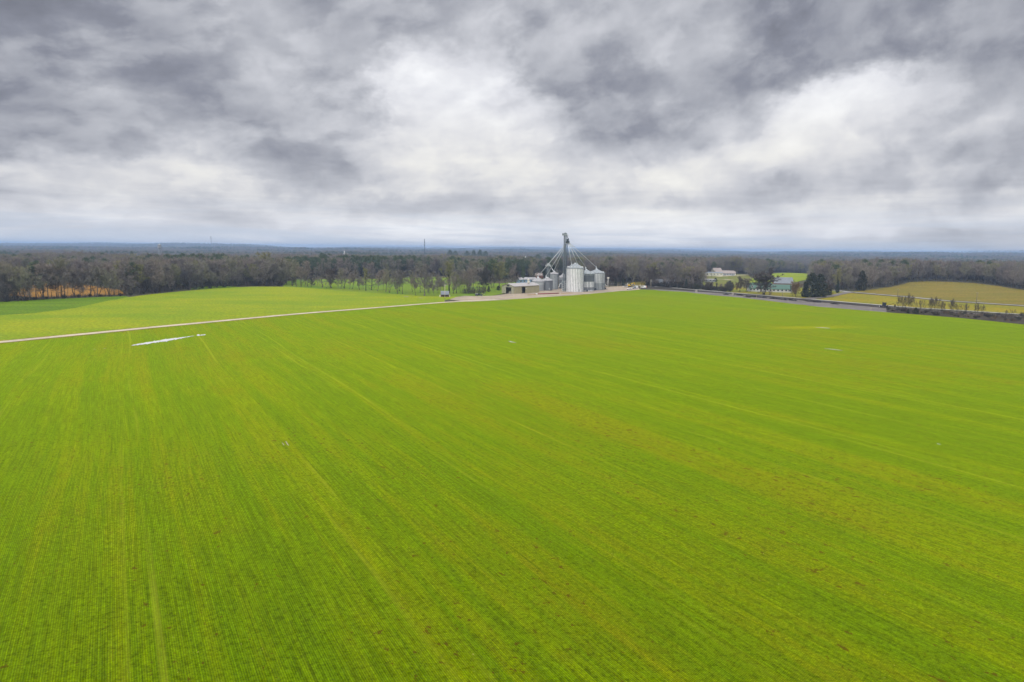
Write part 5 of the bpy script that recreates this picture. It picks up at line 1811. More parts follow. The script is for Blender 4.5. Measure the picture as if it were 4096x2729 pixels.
# long red auger tube lying along the yard
def red_auger():
    a, b = G(2150, 1178.3), G(2236, 1175.4)
    root = thing('auger', 'long dark red auger tube lying on the gravel in front of the bins', 'auger', tuple(a))
    z = np.array([0, 0, 0.45])
    mb = MB()
    mb.tube(z, b - a + z, 0.36, 0.36, 10)
    mb.build('tube', MT['red'], root, smooth=True)
    mb = MB()
    mb.box((-0.7, 0, 0.45), (1.4, 0.8, 0.8))
    mb.build('end_cap', MT['white'], root)
    for f in (0.12, 0.5, 0.88):
        q = (b - a) * f
        mb = MB()
        mb.box((q[0], q[1], 0.08), (0.4, 1.0, 0.2))
        mb.build('skid', MT['tie'], root)
    a, b = G(2110, 1181.2), G(2146, 1179.2)
    r2 = thing('timber_beam', 'rusty brown beam lying on the gravel left of the red auger', 'beam', tuple(a))
    mb = MB()
    mb.tube((0, 0, 0.2), b - a + np.array([0, 0, 0.2]), 0.2, 0.2, 6)
    mb.build('beam', MT['orange_wood'], r2)
    a, b = G(2244, 1175.3), G(2290, 1173.6)
    r2 = thing('timber_beam', 'rusty brown beam lying on the gravel right of the red auger', 'beam', tuple(a))
    mb = MB()
    mb.tube((0, 0, 0.2), b - a + np.array([0, 0, 0.2]), 0.2, 0.2, 6)
    mb.build('beam', MT['orange_wood'], r2)


red_auger()


# ------------------------------------------------------------------ hut with the grey curved roof
def grey_hut():
    c = G(1779.5, 1188)
    m = mpp(c)
    root = thing('hut', 'small old hut with a grey sheet roof and orange-brown board ends', 'hut', tuple(c), 0.10)
    L, W = 33.5 * m, 4.6
    he, hr = 2.1, (1188 - 1165) * m * 0.98
    mb = MB()
    mb.box((0, 0.08, he / 2), (L * 0.94, 0.16, he))
    mb.box((0, W - 0.08, he / 2), (L * 0.94, 0.16, he))
    mb.build('side_wall', MT['brown_wood'], root)
    for s in (-1, 1):
        mb = MB()
        x = s * L * 0.49
        pl = [(-0.2, 0), (W + 0.2, 0), (W + 0.2, he), (W * 0.75, hr * 0.86), (W / 2, hr - 0.1), (W * 0.25, hr * 0.86), (-0.2, he)]
        n = len(pl)
        vs = [(x - 0.12, p[0], p[1]) for p in pl] + [(x + 0.12, p[0], p[1]) for p in pl]
        mb.add(vs, [tuple(range(n)), tuple(range(2 * n - 1, n - 1, -1))] + [(k, n + k, n + (k + 1) % n, (k + 1) % n) for k in range(n)])
        e = mb.build('end_wall', MT['orange_wood'], root)
        mb = MB()
        mb.box((x + s * 0.16, W * 0.5, 1.2), (0.1, 1.1, 1.6))
        mb.build('window', MT['black'], e)
    mb = MB()
    pr = [(-0.75, he - 0.5), (W * 0.22, hr * 0.82), (W / 2, hr), (W * 0.78, hr * 0.82), (W + 0.75, he - 0.5)]
    for (ya, za), (yb, zb) in zip(pr[:-1], pr[1:]):
        vs = [(-L / 2, ya, za), (L / 2, ya, za), (L / 2, yb, zb), (-L / 2, yb, zb)]
        mb.add(vs + [(x, y, z + 0.12) for x, y, z in vs], [(0, 1, 2, 3), (7, 6, 5, 4), (0, 4, 5, 1), (1, 5, 6, 2), (3, 7, 4, 0), (2, 6, 7, 3)])
    mb.build('roof', MT['hut_roof'], root)
    for k, (x, w) in enumerate(((-L * 0.56, 1.0), (L * 0.55, 0.9))):
        mb = MB()
        mb.box((x, 0.3, 0.7), (w, 0.9, 1.4))
        mb.build('side_panel', MT['cream'], root)


grey_hut()


# ------------------------------------------------------------------ poles and signs
def pole(px, base, top, label, mat='timber', rad_=0.16, arm=0.0, cat='utility pole', name='utility_pole', insul=True):
    c = G(px, base)
    h = (base - top) * mpp(c)
    root = thing(name, label, cat, tuple(c))
    mb = MB()
    mb.tube((0, 0, -0.2), (0, 0, h), rad_, rad_ * 0.72, 8)
    mb.build('pole', MT[mat], root, smooth=True)
    if arm:
        mb = MB()
        mb.box((0, 0.16, h - 0.5), (arm, 0.14, 0.16))
        ar = mb.build('crossarm', MT[mat], root)
        if insul:
            mb = MB()
            for x in (-0.45, -0.2, 0.2, 0.45):
                mb.tube((x * arm, 0.16, h - 0.42), (x * arm, 0.16, h - 0.15), 0.05, 0.04, 6)
            mb.build('insulators', MT['spout'], ar)
    return root, h


pole(1779.5, 1206.5, 1138.5, 'pale utility pole standing in the grass in front of the grey-roofed hut', 'timber_pale', 0.2, 1.4)
pole(2603, 1150, 1119, 'pale pole beside the road right of the gravel yard', 'timber_pale', 0.17, 1.2)
pole(2561.5, 1156.5, 1138.5, 'short thick pale post at the right corner of the gravel yard', 'timber_pale', 0.24, 0.9, 'post', 'post', False)
pole(3129, 1187.5, 1168, 'dark utility pole on the lawn in front of the white garage', 'timber', 0.2, 0)
pole(3147, 1152, 1121, 'thin dark utility pole before the bright green field', 'timber', 0.17, 2.0)
pole(3590, 1189, 1155.5, 'dark utility pole left of two by the side road', 'timber', 0.2, 1.6)
pole(3905, 1215, 1170, 'dark utility pole by the pale puddle on the side road', 'timber', 0.2, 1.6)
pole(2846, 1107, 1078, 'utility pole with a pale lamp at the left end of the ranch house', 'timber', 0.25, 3.2)
pole(2948, 1101, 1078, 'utility pole right of the ranch house', 'timber', 0.25, 2.6)
pole(2894, 1098, 1079, 'utility pole behind the roof of the ranch house', 'timber', 0.25, 2.6)
pole(2100, 1092, 1026, 'white mast far behind the tan shed', 'white', 0.6, 0, 'mast', 'mast')
pole(1378, 1072, 1004, 'pale mast standing above the woods left of the hedgerow', 'white', 0.55, 0, 'mast', 'mast')
for x, b, l in ((2471, 1146, 'yellow marker post on the grass edge left of the excavator'), (2558, 1147.5, 'tan marker post beside the railway right of the excavator'), (3484, 1243, 'pale yellow marker post at the field edge left of the track machine'), (3026, 1191.5, 'yellow marker post among the dark sleeper piles')):
    c = G(x, b)
    r_ = thing('marker_post', l, 'post', tuple(c))
    mb = MB()
    mb.tube((0, 0, -0.1), (0, 0, 1.7), 0.13, 0.13, 8)
    mb.build('post', MT['timber_pale'], r_)
    mb = MB()
    mb.lathe([(0.15, 1.7), (0.15, 1.85), (0.02, 1.95)], 8)
    mb.build('cap', MT['yellow_paint'], r_)


def board_sign():
    c = G(2431.5, 1149)
    m = mpp(c)
    h = (1149 - 1109.5) * m
    root = thing('sign', 'cream sign board on a tall pale pole right of the bins', 'sign', tuple(c))
    mb = MB()
    mb.tube((0, 0, -0.2), (0, 0, h - 0.4), 0.22, 0.2, 8)
    mb.build('pole', MT['white'], root, smooth=True)
    mb = MB()
    mb.box((0, -0.28, h - 0.6), (9.2 * m, 0.16, 5.4 * m))
    b = mb.build('board', MT['cream'], root)
    mb = MB()
    for x in (-4.6 * m, 4.6 * m):
        mb.box((x, -0.28, h - 0.6), (0.12, 0.2, 5.6 * m))
    for z in (-2.75 * m, 2.75 * m):
        mb.box((0, -0.28, h - 0.6 + z), (9.4 * m, 0.21, 0.12))
    mb.build('frame', MT['steel_mid'], b)
    c2 = G(2510, 1147.5)
    m = mpp(c2)
    root = thing('crossing_signal', 'pinkish-white crossbuck signal post left of the yellow excavator', 'railway signal', tuple(c2))
    h = 15 * m
    mb = MB()
    mb.tube((0, 0, -0.2), (0, 0, h), 0.1, 0.1, 8)
    mb.build('pole', MT['spout'], root)
    mb = MB()
    for s in (-1, 1):
        d = np.array([0.8 * s, 0, 0.8])
        o = np.array([0, -0.16 - 0.05 * s, h - 0.6])
        mb.add([o - d + [0.12, 0, 0], o - d - [0.12, 0, 0], o + d - [0.12, 0, 0], o + d + [0.12, 0, 0],
                o - d + [0.12, 0.03, 0], o - d - [0.12, -0.03, 0], o + d - [0.12, -0.03, 0], o + d + [0.12, 0.03, 0]],
               [(0, 1, 2, 3), (7, 6, 5, 4), (0, 4, 5, 1), (1, 5, 6, 2), (2, 6, 7, 3), (3, 7, 4, 0)])
    mb.build('crossbuck', MT['white'], root)
    mb = MB()
    mb.box((0, -0.1, h - 1.9), (1.4, 0.12, 0.5))
    mb.build('lamp_bar', MT['pink'], root)
    mb = MB()
    mb.box((0.5, 0.4, 0.7), (0.9, 0.8, 1.4))
    mb.build('relay_box', MT['steel_mid'], root)


board_sign()


# ------------------------------------------------------------------ vehicles
def vehicle(kind, label, px, base, heading, paint, cat, sc=1.0, topper=None, name=None, extra=None):
    """heading: direction the front points, radians from +x"""
    c = G(px, base)
    root = thing(name or kind, label, cat, tuple(c), heading)
    root.scale = (sc, sc, sc)
    w = 0.95
    if kind == 'pickup':
        body = [(-2.75, 0.55), (2.7, 0.55), (2.78, 0.95), (2.6, 1.18), (1.1, 1.25), (-0.55, 1.25), (-2.75, 1.25)]
        cab = [(1.15, 1.24), (0.55, 1.82), (-0.75, 1.84), (-0.95, 1.24)]
        glass = [(1.05, 1.30), (0.52, 1.76), (-0.70, 1.77), (-0.86, 1.30)]
        wx = (1.75, -1.75)
    elif kind == 'suv':
        body = [(-2.3, 0.45), (2.3, 0.45), (2.36, 0.8), (2.1, 1.05), (1.0, 1.15), (-2.35, 1.15)]
        cab = [(1.05, 1.14), (0.35, 1.72), (-1.9, 1.74), (-2.3, 1.14)]
        glass = [(0.95, 1.19), (0.32, 1.66), (-1.82, 1.67), (-2.12, 1.19)]
        wx = (1.45, -1.4)
    else:
        body = [(-2.9, 0.5), (2.7, 0.5), (2.75, 1.0), (2.3, 1.35), (1.3, 1.45), (-2.9, 1.45)]
        cab = [(1.35, 1.44), (0.7, 2.2), (-2.85, 2.35), (-2.9, 1.44)]
        glass = [(1.25, 1.5), (0.68, 2.1), (-0.2, 2.12), (-0.2, 1.5)]
        wx = (1.7, -1.7)
    mb = MB()
    mb.prism(body, -w, w)
    bo = mb.build('body', MT[paint], root)
    if kind == 'pickup' and not topper:
        mb = MB()
        mb.box((-1.85, 0, 1.26), (1.6, 1.55, 0.03))
        mb.build('bed', MT['rubber'], bo)
    mb = MB()
    mb.prism(cab, -w * 0.86, w * 0.86)
    mb.build('cab', MT[paint], root)
    mb = MB()
    for s in (-1, 1):
        mb.prism(glass, s * (w * 0.86 + 0.004), s * (w * 0.86 + 0.03))
    mb.build('side_window', MT['glass'], root)
    a, b = cab[0], cab[1]
    dx, dz = b[0] - a[0], b[1] - a[1]
    mb = MB()
    vs = []
    for f, k in ((0.10, 0.78), (0.92, 0.72)):
        for s in (-1, 1):
            vs.append((a[0] + dx * f + 0.03, s * w * k, a[1] + dz * f + 0.02))
    vs += [(x + 0.02, y, z + 0.015) for x, y, z in vs]
    mb.add(vs, [(0, 1, 3, 2), (6, 7, 5, 4), (0, 4, 5, 1), (2, 3, 7, 6), (1, 5, 7, 3), (0, 2, 6, 4)])
    mb.build('windscreen', MT['glass'], root)
    for x in wx:
        for s in (-1, 1):
            mb = MB()
            prof = [(x + 0.40 * math.cos(t_), 0.40 + 0.40 * math.sin(t_)) for t_ in np.linspace(0, 2 * math.pi, 16, endpoint=False)]
            mb.prism(prof, s * (w - 0.2), s * (w + 0.05))
            wh = mb.build('wheel', MT['rubber'], root)
            mb = MB()
            prof = [(x + 0.24 * math.cos(t_), 0.40 + 0.24 * math.sin(t_)) for t_ in np.linspace(0, 2 * math.pi, 12, endpoint=False)]
            mb.prism(prof, s * (w + 0.055), s * (w + 0.08))
            mb.build('rim', MT['silver'], wh)
    mb = MB()
    for s in (-1, 1):
        mb = MB()
        mb.box((body[1][0] + 0.05, s * 0.68, 0.88), (0.1, 0.34, 0.2))
        mb.build('headlight', MT['white'], root)
        mb = MB()
        mb.box((body[0][0] - 0.02, s * 0.75, 1.0), (0.08, 0.2, 0.3))
        mb.build('tail_light', MT['red_light'], root)
    mb = MB()
    mb.box((body[1][0] + 0.06, 0, 0.55), (0.16, 1.8, 0.22))
    mb.box((body[0][0] - 0.06, 0, 0.58), (0.16, 1.8, 0.2))
    mb.build('bumper', MT['rubber'] if paint != 'navy' else MT['silver'], root)
    if topper:
        mb = MB()
        mb.prism([(-0.98, 1.26), (-1.0, 1.9), (-2.72, 1.86), (-2.76, 1.26)], -w * 0.93, w * 0.93)
        tp = mb.build('topper', MT[topper], root)
        mb = MB()
        for s in (-1, 1):
            mb.box((-1.85, s * (w * 0.93 + 0.015), 1.58), (1.3, 0.02, 0.36))
        mb.build('window', MT['glass'], tp)
    if extra:
        extra(root)
    return root


def open_tailgate(root):
    mb = MB()
    mb.box((-3.25, 0, 1.22), (0.9, 1.7, 0.08))
    mb.build('tailgate', MT['navy'], root)


vehicle('pickup', 'dark pickup with a pale topper and lowered tailgate at the edge of the yard', 1916, 1184.6, rad(-8), 'navy', 'pickup truck', 1.0, 'silver', 'pickup_truck', open_tailgate)


def ladder_rack(root):
    mb = MB()
    mb.box((-1.2, 0, 1.62), (0.7, 1.6, 0.62))
    mb.build('toolbox', MT['cream'], root)
    mb = MB()
    mb.lathe([(0.35, 1.26), (0.35, 1.9), (0.1, 2.0)], 10, (-2.2, 0.2, 0))
    mb.build('tank', MT['yellow_paint'], root)


vehicle('pickup', 'small white pickup carrying a yellow tank near the yard edge', 2518.5, 1159.3, rad(218), 'white', 'pickup truck', 0.95, None, 'pickup_truck', ladder_rack)
vehicle('suv', 'silver grey car parked in front of the white van', 2534.5, 1156.2, rad(222), 'silver', 'car', 1.0, None, 'parked_car')
vehicle('van', 'white van parked behind the silver car', 2541, 1154.2, rad(215), 'white', 'van', 1.0, None, 'parked_van')


def red_rear(root):
    mb = MB()
    mb.box((-2.96, 0, 1.35), (0.12, 1.7, 1.5))
    mb.build('rear_door', MT['red_light'], root)['label'] = 'red rear door'


vehicle('van', 'white van with a red rear parked on the grass by the railway', 2574.5, 1152.8, rad(150), 'white', 'van', 0.95, None, 'parked_van', red_rear)


def flat_trailer():
    c = G(2500, 1149)
    root = thing('flatbed_trailer', 'low pale flatbed trailer loaded with dark timber beside the crossing signal', 'trailer', tuple(c), rad(8))
    mb = MB()
    mb.box((0, 0, 0.85), (5.2, 2.2, 0.22))
    mb.build('deck', MT['white'], root)
    mb = MB()
    mb.tube((-2.6, 0, 0.7), (-4.0, 0, 0.5), 0.08, 0.08, 6)
    mb.build('drawbar', MT['stiff'], root)
    for x in (-0.2, 0.9):
        for s in (-1, 1):
            mb = MB()
            prof = [(x + 0.4 * math.cos(t_), 0.4 + 0.4 * math.sin(t_)) for t_ in np.linspace(0, 2 * math.pi, 14, endpoint=False)]
            mb.prism(prof, s * 0.85, s * 1.08)
            mb.build('wheel', MT['rubber'], root)
    rg = np.random.RandomState(2)
    p = c + np.array([3.6, -1.5, 0])
    tp = thing('timber_pile', 'low pile of brown timber on the gravel at the foot of the crossing signal', 'timber pile', tuple(p), rad(12))
    for k in range(9):
        mb = MB()
        mb.box((rg.normal(0, 0.3), -0.7 + 0.3 * (k % 5), 0.12 + 0.26 * (k // 5)), (3.4, 0.25, 0.22), rg.normal(0, 0.06))
        mb.build('beam', MT['timber'] if k % 3 else MT['tie'], tp)


flat_trailer()


def excavator():
    c = G(2519, 1147.6)
    root = thing('excavator', 'yellow excavator with its arm bent to the right beside the railway', 'excavator', tuple(c), 0)
    for s in (-1, 1):
        mb = MB()
        pl = [(-1.5, 0.15), (-1.7, 0.45), (-1.45, 0.8), (1.45, 0.8), (1.7, 0.45), (1.5, 0.15), (1.2, 0.0), (-1.2, 0.0)]
        mb.prism(pl, s * 0.75, s * 1.25)
        mb.build('track', MT['rubber'], root)
    mb = MB()
    mb.prism([(-1.9, 0.95), (1.1, 0.95), (1.1, 1.5), (0.2, 1.6), (0.1, 2.05), (-1.7, 2.15), (-1.95, 1.7)], -1.1, 1.1)
    mb.build('body', MT['yellow_paint'], root)
    mb = MB()
    mb.prism([(0.15, 1.5), (1.2, 1.45), (1.15, 2.2), (0.8, 2.85), (0.15, 2.85)], -1.15, -0.2)
    cb = mb.build('cab', MT['tower_dark'], root)
    mb = MB()
    mb.prism([(0.3, 1.9), (1.05, 1.9), (0.8, 2.7), (0.3, 2.7)], -1.19, -1.16)
    mb.build('window', MT['glass'], cb)

    def arm(name, pts, w0, w1, y=0.35):
        mb = MB()
        for (a, b) in zip(pts[:-1], pts[1:]):
            mb.tube((a[0], y, a[1]), (b[0], y, b[1]), w0, w1, 4)
        return mb.build(name, MT['yellow_paint'], root)
    arm('boom', [(1.0, 1.5), (2.0, 3.1), (4.3, 3.9)], 0.30, 0.26)
    arm('stick', [(4.2, 4.0), (4.7, 3.6), (4.75, 1.5)], 0.24, 0.2)
    mb = MB()
    mb.prism([(4.4, 1.5), (5.0, 1.5), (5.1, 0.8), (4.7, 0.4), (4.1, 0.7)], 0.0, 0.75)
    mb.build('bucket', MT['stiff'], root)
    mb = MB()
    mb.tube((1.3, 0.35, 1.3), (2.4, 0.35, 2.9), 0.1, 0.1, 6)
    mb.build('ram', MT['silver'], root)


excavator()


def track_machine():
    c = G(3534, 1232)
    m = mpp(c)
    root = thing('track_machine', 'dark railway maintenance machine with a tall cab and a thin crane arm', 'railway machine', tuple(c), rad(-28))
    mb = MB()
    mb.prism([(-2.3, 0.7), (2.4, 0.7), (2.4, 1.5), (0.9, 1.6), (-2.3, 1.6)], -1.2, 1.2)
    mb.build('chassis', MT['tie'], root)
    mb = MB()
    mb.prism([(-0.9, 1.6), (1.3, 1.6), (1.5, 3.1), (-0.8, 3.3)], -1.1, 1.1)
    cb = mb.build('cab', MT['black'], root)
    mb = MB()
    mb.box((0.3, -1.13, 2.4), (1.4, 0.04, 0.9))
    mb.box((0.3, 1.13, 2.4), (1.4, 0.04, 0.9))
    mb.build('window', MT['glass'], cb)
    mb = MB()
    mb.box((0.3, 0, 3.45), (2.6, 2.4, 0.18))
    mb.build('roof', MT['tie'], cb)
    for x in (-1.5, 1.5):
        for s in (-1, 1):
            mb = MB()
            prof = [(x + 0.45 * math.cos(t_), 0.45 + 0.45 * math.sin(t_)) for t_ in np.linspace(0, 2 * math.pi, 14, endpoint=False)]
            mb.prism(prof, s * 0.62, s * 0.85)
            mb.build('wheel', MT['stiff'], root)
    mb = MB()
    mb.tube((1.6, 0, 1.5), (5.2, 0.3, 3.0), 0.16, 0.12, 6)
    mb.tube((5.2, 0.3, 3.0), (6.2, 0.3, 2.6), 0.12, 0.12, 6)
    mb.build('crane_arm', MT['brown_wood'], root)
    mb = MB()
    mb.box((6.4, 0.3, 1.8), (0.8, 0.8, 1.6), 0.3, (0.5, 0.8))
    mb.build('grab', MT['tie'], root)
    for s in (-0.6, 0.35):
        mb = MB()
        mb.box((-2.45, s, 0.95), (0.25, 0.8, 0.5))
        mb.build('bumper_plate', MT['white'], root)


track_machine()


# piles of old sleepers along the track
def sleeper_piles():
    rg = np.random.RandomState(8)
    spots = [(2905, 1179.5, 20), (2955, 1182.5, 34), (2992, 1190, 26), (3012, 1189, 26), (3034, 1190.5, 34), (3060, 1193, 26), (3092, 1196, 30), (3112, 1198, 30), (3140, 1201, 22), (3163, 1202, 18), (3180, 1204, 12), (3240, 1207.5, 34), (3270, 1210.5, 30), (3340, 1217.5, 26)]
    words = ['first', 'second', 'third', 'fourth', 'fifth', 'sixth', 'seventh', 'eighth', 'ninth', 'tenth', 'eleventh', 'twelfth', 'thirteenth', 'last']
    for k, (x, b, wpx) in enumerate(spots):
        c = G(x, b)
        m = mpp(c)
        a, e = G(x - 5, b - 0.4), G(x + 5, b + 0.5)
        rz = math.atan2((e - a)[1], (e - a)[0])
        root = thing('sleeper_pile', 'heap of black old sleepers beside the track, %s of the row from the left' % words[k], 'sleeper pile', tuple(c), rz, 'heaps of old sleepers')
        L = wpx * m * 0.6
        n = int(10 + L * 1.6)
        mb = MB()
        for i in range(n):
            u = rg.uniform(-1, 1)
            hh = (1 - abs(u) ** 1.5) * 1.3
            mb.box((u * L, rg.normal(0, 0.5), 0.15 + rg.uniform(0, 1) * hh), (2.5, 0.28, 0.22), rg.uniform(0, 6.28))
        mb.build('sleeper', MT['tie'], root)['kind'] = 'stuff'
        mb = MB()
        mb.lathe([(1.0, 0), (0.8, 0.3), (0.35, 0.7), (0.02, 0.85)], 10)
        o = mb.build('mound', MT['tie'], root)
        o.scale = (L * 0.9, 1.2, 0.9)


sleeper_piles()


def concrete_block():
    c = G(2785, 1169)
    m = mpp(c)
    root = thing('concrete_pier', 'squat pale concrete block standing alone at the field edge by the railway', 'concrete block', tuple(c), 0.2)
    w = 7.5 * m
    mb = MB()
    mb.box((0, 0, 4.2 * m), (w, w * 0.8, 8.6 * m), 0, (0.95, 0.95))
    mb.build('block', MT['concrete'], root)
    mb = MB()
    mb.box((0, 0, 8.7 * m), (w * 1.08, w * 0.9, 0.22))
    mb.build('cap', MT['concrete'], root)
    c = G(2931, 1179.5)
    root = thing('concrete_pier', 'small grey concrete block where the dark sleeper piles begin', 'concrete block', tuple(c), 0.2)
    mb = MB()
    mb.box((0, 0, 0.8), (1.2, 1.2, 1.6), 0, (0.9, 0.9))
    mb.build('block', MT['concrete'], root)
    mb = MB()
    mb.box((0, 0, 1.66), (1.25, 1.25, 0.12))
    mb.build('cap', MT['concrete'], root)


concrete_block()


# ------------------------------------------------------------------ houses
def house(label, px, base, L, W, he, hr, rz, wall, roof, wins=4, cat='house', name='house', dormers=0, door=True, chimney=False, hip=0.0, z=None):
    c = G(px, base)
    root = thing(name, label, cat, tuple(c), rz)
    t = 0.0
    mb = MB()
    mb.box((0, W / 2, he / 2 - 0.1), (L, W, he + 0.2))
    pl = [(-0.0, he), (W, he), (W / 2, hr)]
    if hip == 0.0:
        for x in (-L / 2, L / 2 - 0.2):
            vs = [(x, p[0], p[1] - 0.04) for p in pl] + [(x + 0.2, p[0], p[1] - 0.04) for p in pl]
            mb.add(vs, [(0, 1, 2), (5, 4, 3), (0, 3, 4, 1), (1, 4, 5, 2), (2, 5, 3, 0)])
    mb.build('wall', MT[wall], root)
    o = 0.45
    mb = MB()
    sl = (hr - he) / (W / 2)
    xa = L / 2 + o
    xr = L / 2 + o - hip
    vs = [(-xa, -o, he - o * sl), (xa, -o, he - o * sl), (xr, W / 2, hr + 0.02), (-xr, W / 2, hr + 0.02), (-xa, W + o, he - o * sl), (xa, W + o, he - o * sl)]
    vs += [(x, y, z_ + 0.16) for x, y, z_ in vs]
    fs = [(0, 1, 2, 3), (3, 2, 5, 4), (9, 8, 7, 6), (10, 11, 8, 9), (0, 6, 7, 1), (4, 5, 11, 10), (0, 3, 9, 6), (3, 4, 10, 9), (1, 7, 8, 2), (2, 8, 11, 5)]
    if hip:
        fs += [(6, 9, 10), (7, 11, 8)]
    mb.add(vs, fs)
    rf = mb.build('roof', MT[roof], root)
    if chimney:
        mb = MB()
        mb.box((L * 0.2, W * 0.55, hr + 0.5), (0.8, 0.8, 1.8))
        mb.build('chimney', MT['brick'], rf)
    for k in range(dormers):
        x = -L / 2 + L * (k + 0.5) / dormers
        mb = MB()
        zb = he + 0.35
        pl2 = [(-0.95, zb), (0.95, zb), (0.95, zb + 1.5), (0, zb + 2.3), (-0.95, zb + 1.5)]
        mb.prism([(x + a, b) for a, b in pl2], 0.3, W * 0.45)
        dm = mb.build('dormer', MT[wall], rf)
        mb = MB()
        mb.box((x, 0.27, zb + 0.95), (0.9, 0.06, 1.1))
        mb.build('window', MT['glass'], dm)
        mb = MB()
        for s in (-1, 1):
            vs = [(x + s * 1.15, 0.1, zb + 1.35), (x, 0.1, zb + 2.42), (x, W * 0.48, zb + 2.42), (x + s * 1.15, W * 0.48, zb + 1.35)]
            vs += [(a, b, c_ + 0.1) for a, b, c_ in vs]
            mb.add(vs, [(0, 1, 2, 3), (7, 6, 5, 4), (0, 4, 5, 1), (1, 5, 6, 2), (2, 6, 7, 3), (3, 7, 4, 0)])
        mb.build('dormer_roof', MT[roof], dm)
    for k in range(wins):
        x = -L / 2 + L * (k + 0.5) / wins
        if door and k == wins // 2:
            mb = MB()
            mb.box((x, -0.03, 1.1), (1.1, 0.08, 2.2))
            mb.build('door', MT['brown_wood'], root)
            continue
        mb = MB()
        mb.box((x, -0.02, he * 0.58), (1.5, 0.06, 1.3))
        wn = mb.build('window', MT['glass'], root)
        mb = MB()
        for s in (-1, 1):
            mb.box((x + s * 0.8, -0.04, he * 0.58), (0.12, 0.1, 1.5))
        mb.box((x, -0.045, he * 0.58 - 0.72), (1.7, 0.11, 0.12))
        mb.build('frame', MT['white'], wn)
    return root


house('white farmhouse with a green roof and small dormers behind the wide tree', 3043, 1167, 20, 9, 3.1, 7.4, rad(-6), 'house_white', 'green_roof', 7, dormers=4, chimney=True)
house('white garage wing with a green roof right of the farmhouse', 3128, 1170, 17, 8, 2.9, 6.6, rad(-8), 'house_white', 'green_roof', 5, door=False, name='garage', cat='garage')
house('low white link building between the farmhouse and the garage', 3096, 1168.5, 9, 5, 2.6, 3.4, rad(-6), 'house_white', 'green_roof', 3, name='outbuilding', cat='outbuilding', door=False)
house('barn with a pale sheet roof and a brown gable behind the garage', 3133, 1155, 17, 13, 5.2, 10.5, rad(-14), 'brick', 'hut_roof', 3, name='barn', cat='barn', door=False)
house('long low ranch house with a pinkish roof on the far rise', 2900, 1102.5, 26, 11, 3.4, 7.0, rad(-4), 'greywall', 'tan_roof', 7, chimney=True)
house('cream flat-roofed wing at the left end of the ranch house', 2857, 1104, 24, 9, 4.2, 5.4, rad(-3), 'cream', 'hut_roof', 5, name='outbuilding', cat='outbuilding', door=False)
house('gabled brown-roofed block behind the ranch house', 2872, 1097.5, 13, 11, 5.2, 9.5, rad(10), 'cream', 'tan_roof', 3, door=False)
house('white gabled end block at the right of the ranch house', 2931, 1102, 8, 8, 3.4, 6.2, rad(-4), 'white', 'tan_roof', 2, door=False)
house('pale blue house half hidden by trees beyond the railway', 2630, 1139, 10, 8, 3.4, 5.6, rad(4), 'greywall', 'hut_roof', 4, door=False)
house('pale blue low building right of the pale blue house among trees', 2676, 1138, 15, 7, 3.0, 4.6, rad(0), 'greywall', 'hut_roof', 4, door=False)
house('flat pale-roofed carport below the ranch pasture', 2841, 1128, 12, 8, 2.6, 3.2, rad(-6), 'steel_dull', 'steel_roof_pale', 3, name='carport', cat='carport', door=False)
house('blue sheet building with a pale roof behind the tan shed', 2112, 1135, 19, 9, 4.3, 6.2, rad(20), 'blue', 'steel_roof_pale', 5, name='storage_building', cat='storage building', door=False)
house('far white house under the large round pine', 2148, 1074, 26, 12, 4.2, 8.5, rad(5), 'white', 'hut_roof', 4)
house('long grey-roofed house in the trees left of the tall leg', 2210, 1072, 40, 12, 4.5, 9.0, rad(-6), 'cream', 'hut_roof', 6)
house('pale hazy house with a grey roof behind the squat bins', 2137, 1101, 22, 10, 3.2, 7.5, rad(8), 'greywall', 'hut_roof', 5)
house('small brick building in the trees behind the squat bins', 2163, 1112, 13, 8, 3.2, 5.5, rad(-5), 'brick', 'tan_roof', 3)
house('far house with a pale red roof beyond the hedgerow', 1850, 1070, 22, 10, 4, 8.5, rad(0), 'cream', 'red_light', 3)
house('small pale house seen through the oaks beyond the pasture', 1775, 1066, 16, 9, 4, 7, rad(0), 'white', 'hut_roof', 3)
house('long pale low building beyond the great oak in the distance', 1734, 1042, 60, 12, 6, 8, rad(0), 'cream', 'steel_roof_pale', 6, name='storage_building', cat='storage building')
house('white gabled house at the foot of the woods beyond the bright green field', 3250, 1090, 16, 12, 6, 11, rad(80), 'white', 'hut_roof', 2)
house('white low house right of the gabled one beyond the bright green field', 3300, 1085, 34, 12, 4, 7, rad(0), 'white', 'steel_roof_pale', 5)
house('white far building on the hazy hills above the many-stemmed tree', 3094, 1024, 44, 24, 12, 18, rad(0), 'greywall', 'steel_roof', 4, name='storage_building', cat='storage building')
for k, (x, b, L_, l) in enumerate(((3788, 1049, 90, 'long low pale building far off above the right-hand woods, leftmost'), (3884, 1048, 50, 'small white far building above the right-hand woods, second from left'), (3944, 1050, 60, 'white far building above the right-hand woods, third from left'), (3975, 1051, 60, 'white gabled far building above the right-hand woods, rightmost'))):
    house(l, x, b, L_, 18, 6, 13, rad(0), 'white', 'steel_roof_pale' if k else 'white', 4, name='storage_building', cat='storage building')


# ------------------------------------------------------------------ people by the pickup
def skin_mesh(name, verts, edges, radii, mat, parent, root_i=0):
    m = bpy.data.meshes.new(name)
    m.from_pydata(verts, edges, [])
    o = link(name, m, parent)
    md = o.modifiers.new('skin', 'SKIN')
    lay = m.skin_vertices[0].data
    for i, r in enumerate(radii):
        lay[i].radius = (r, r) if not hasattr(r, '__len__') else r
        lay[i].use_root = (i == root_i)
    s = o.modifiers.new('sub', 'SUBSURF')
    s.levels = s.render_levels = 2
    m.materials.append(mat)
    return o


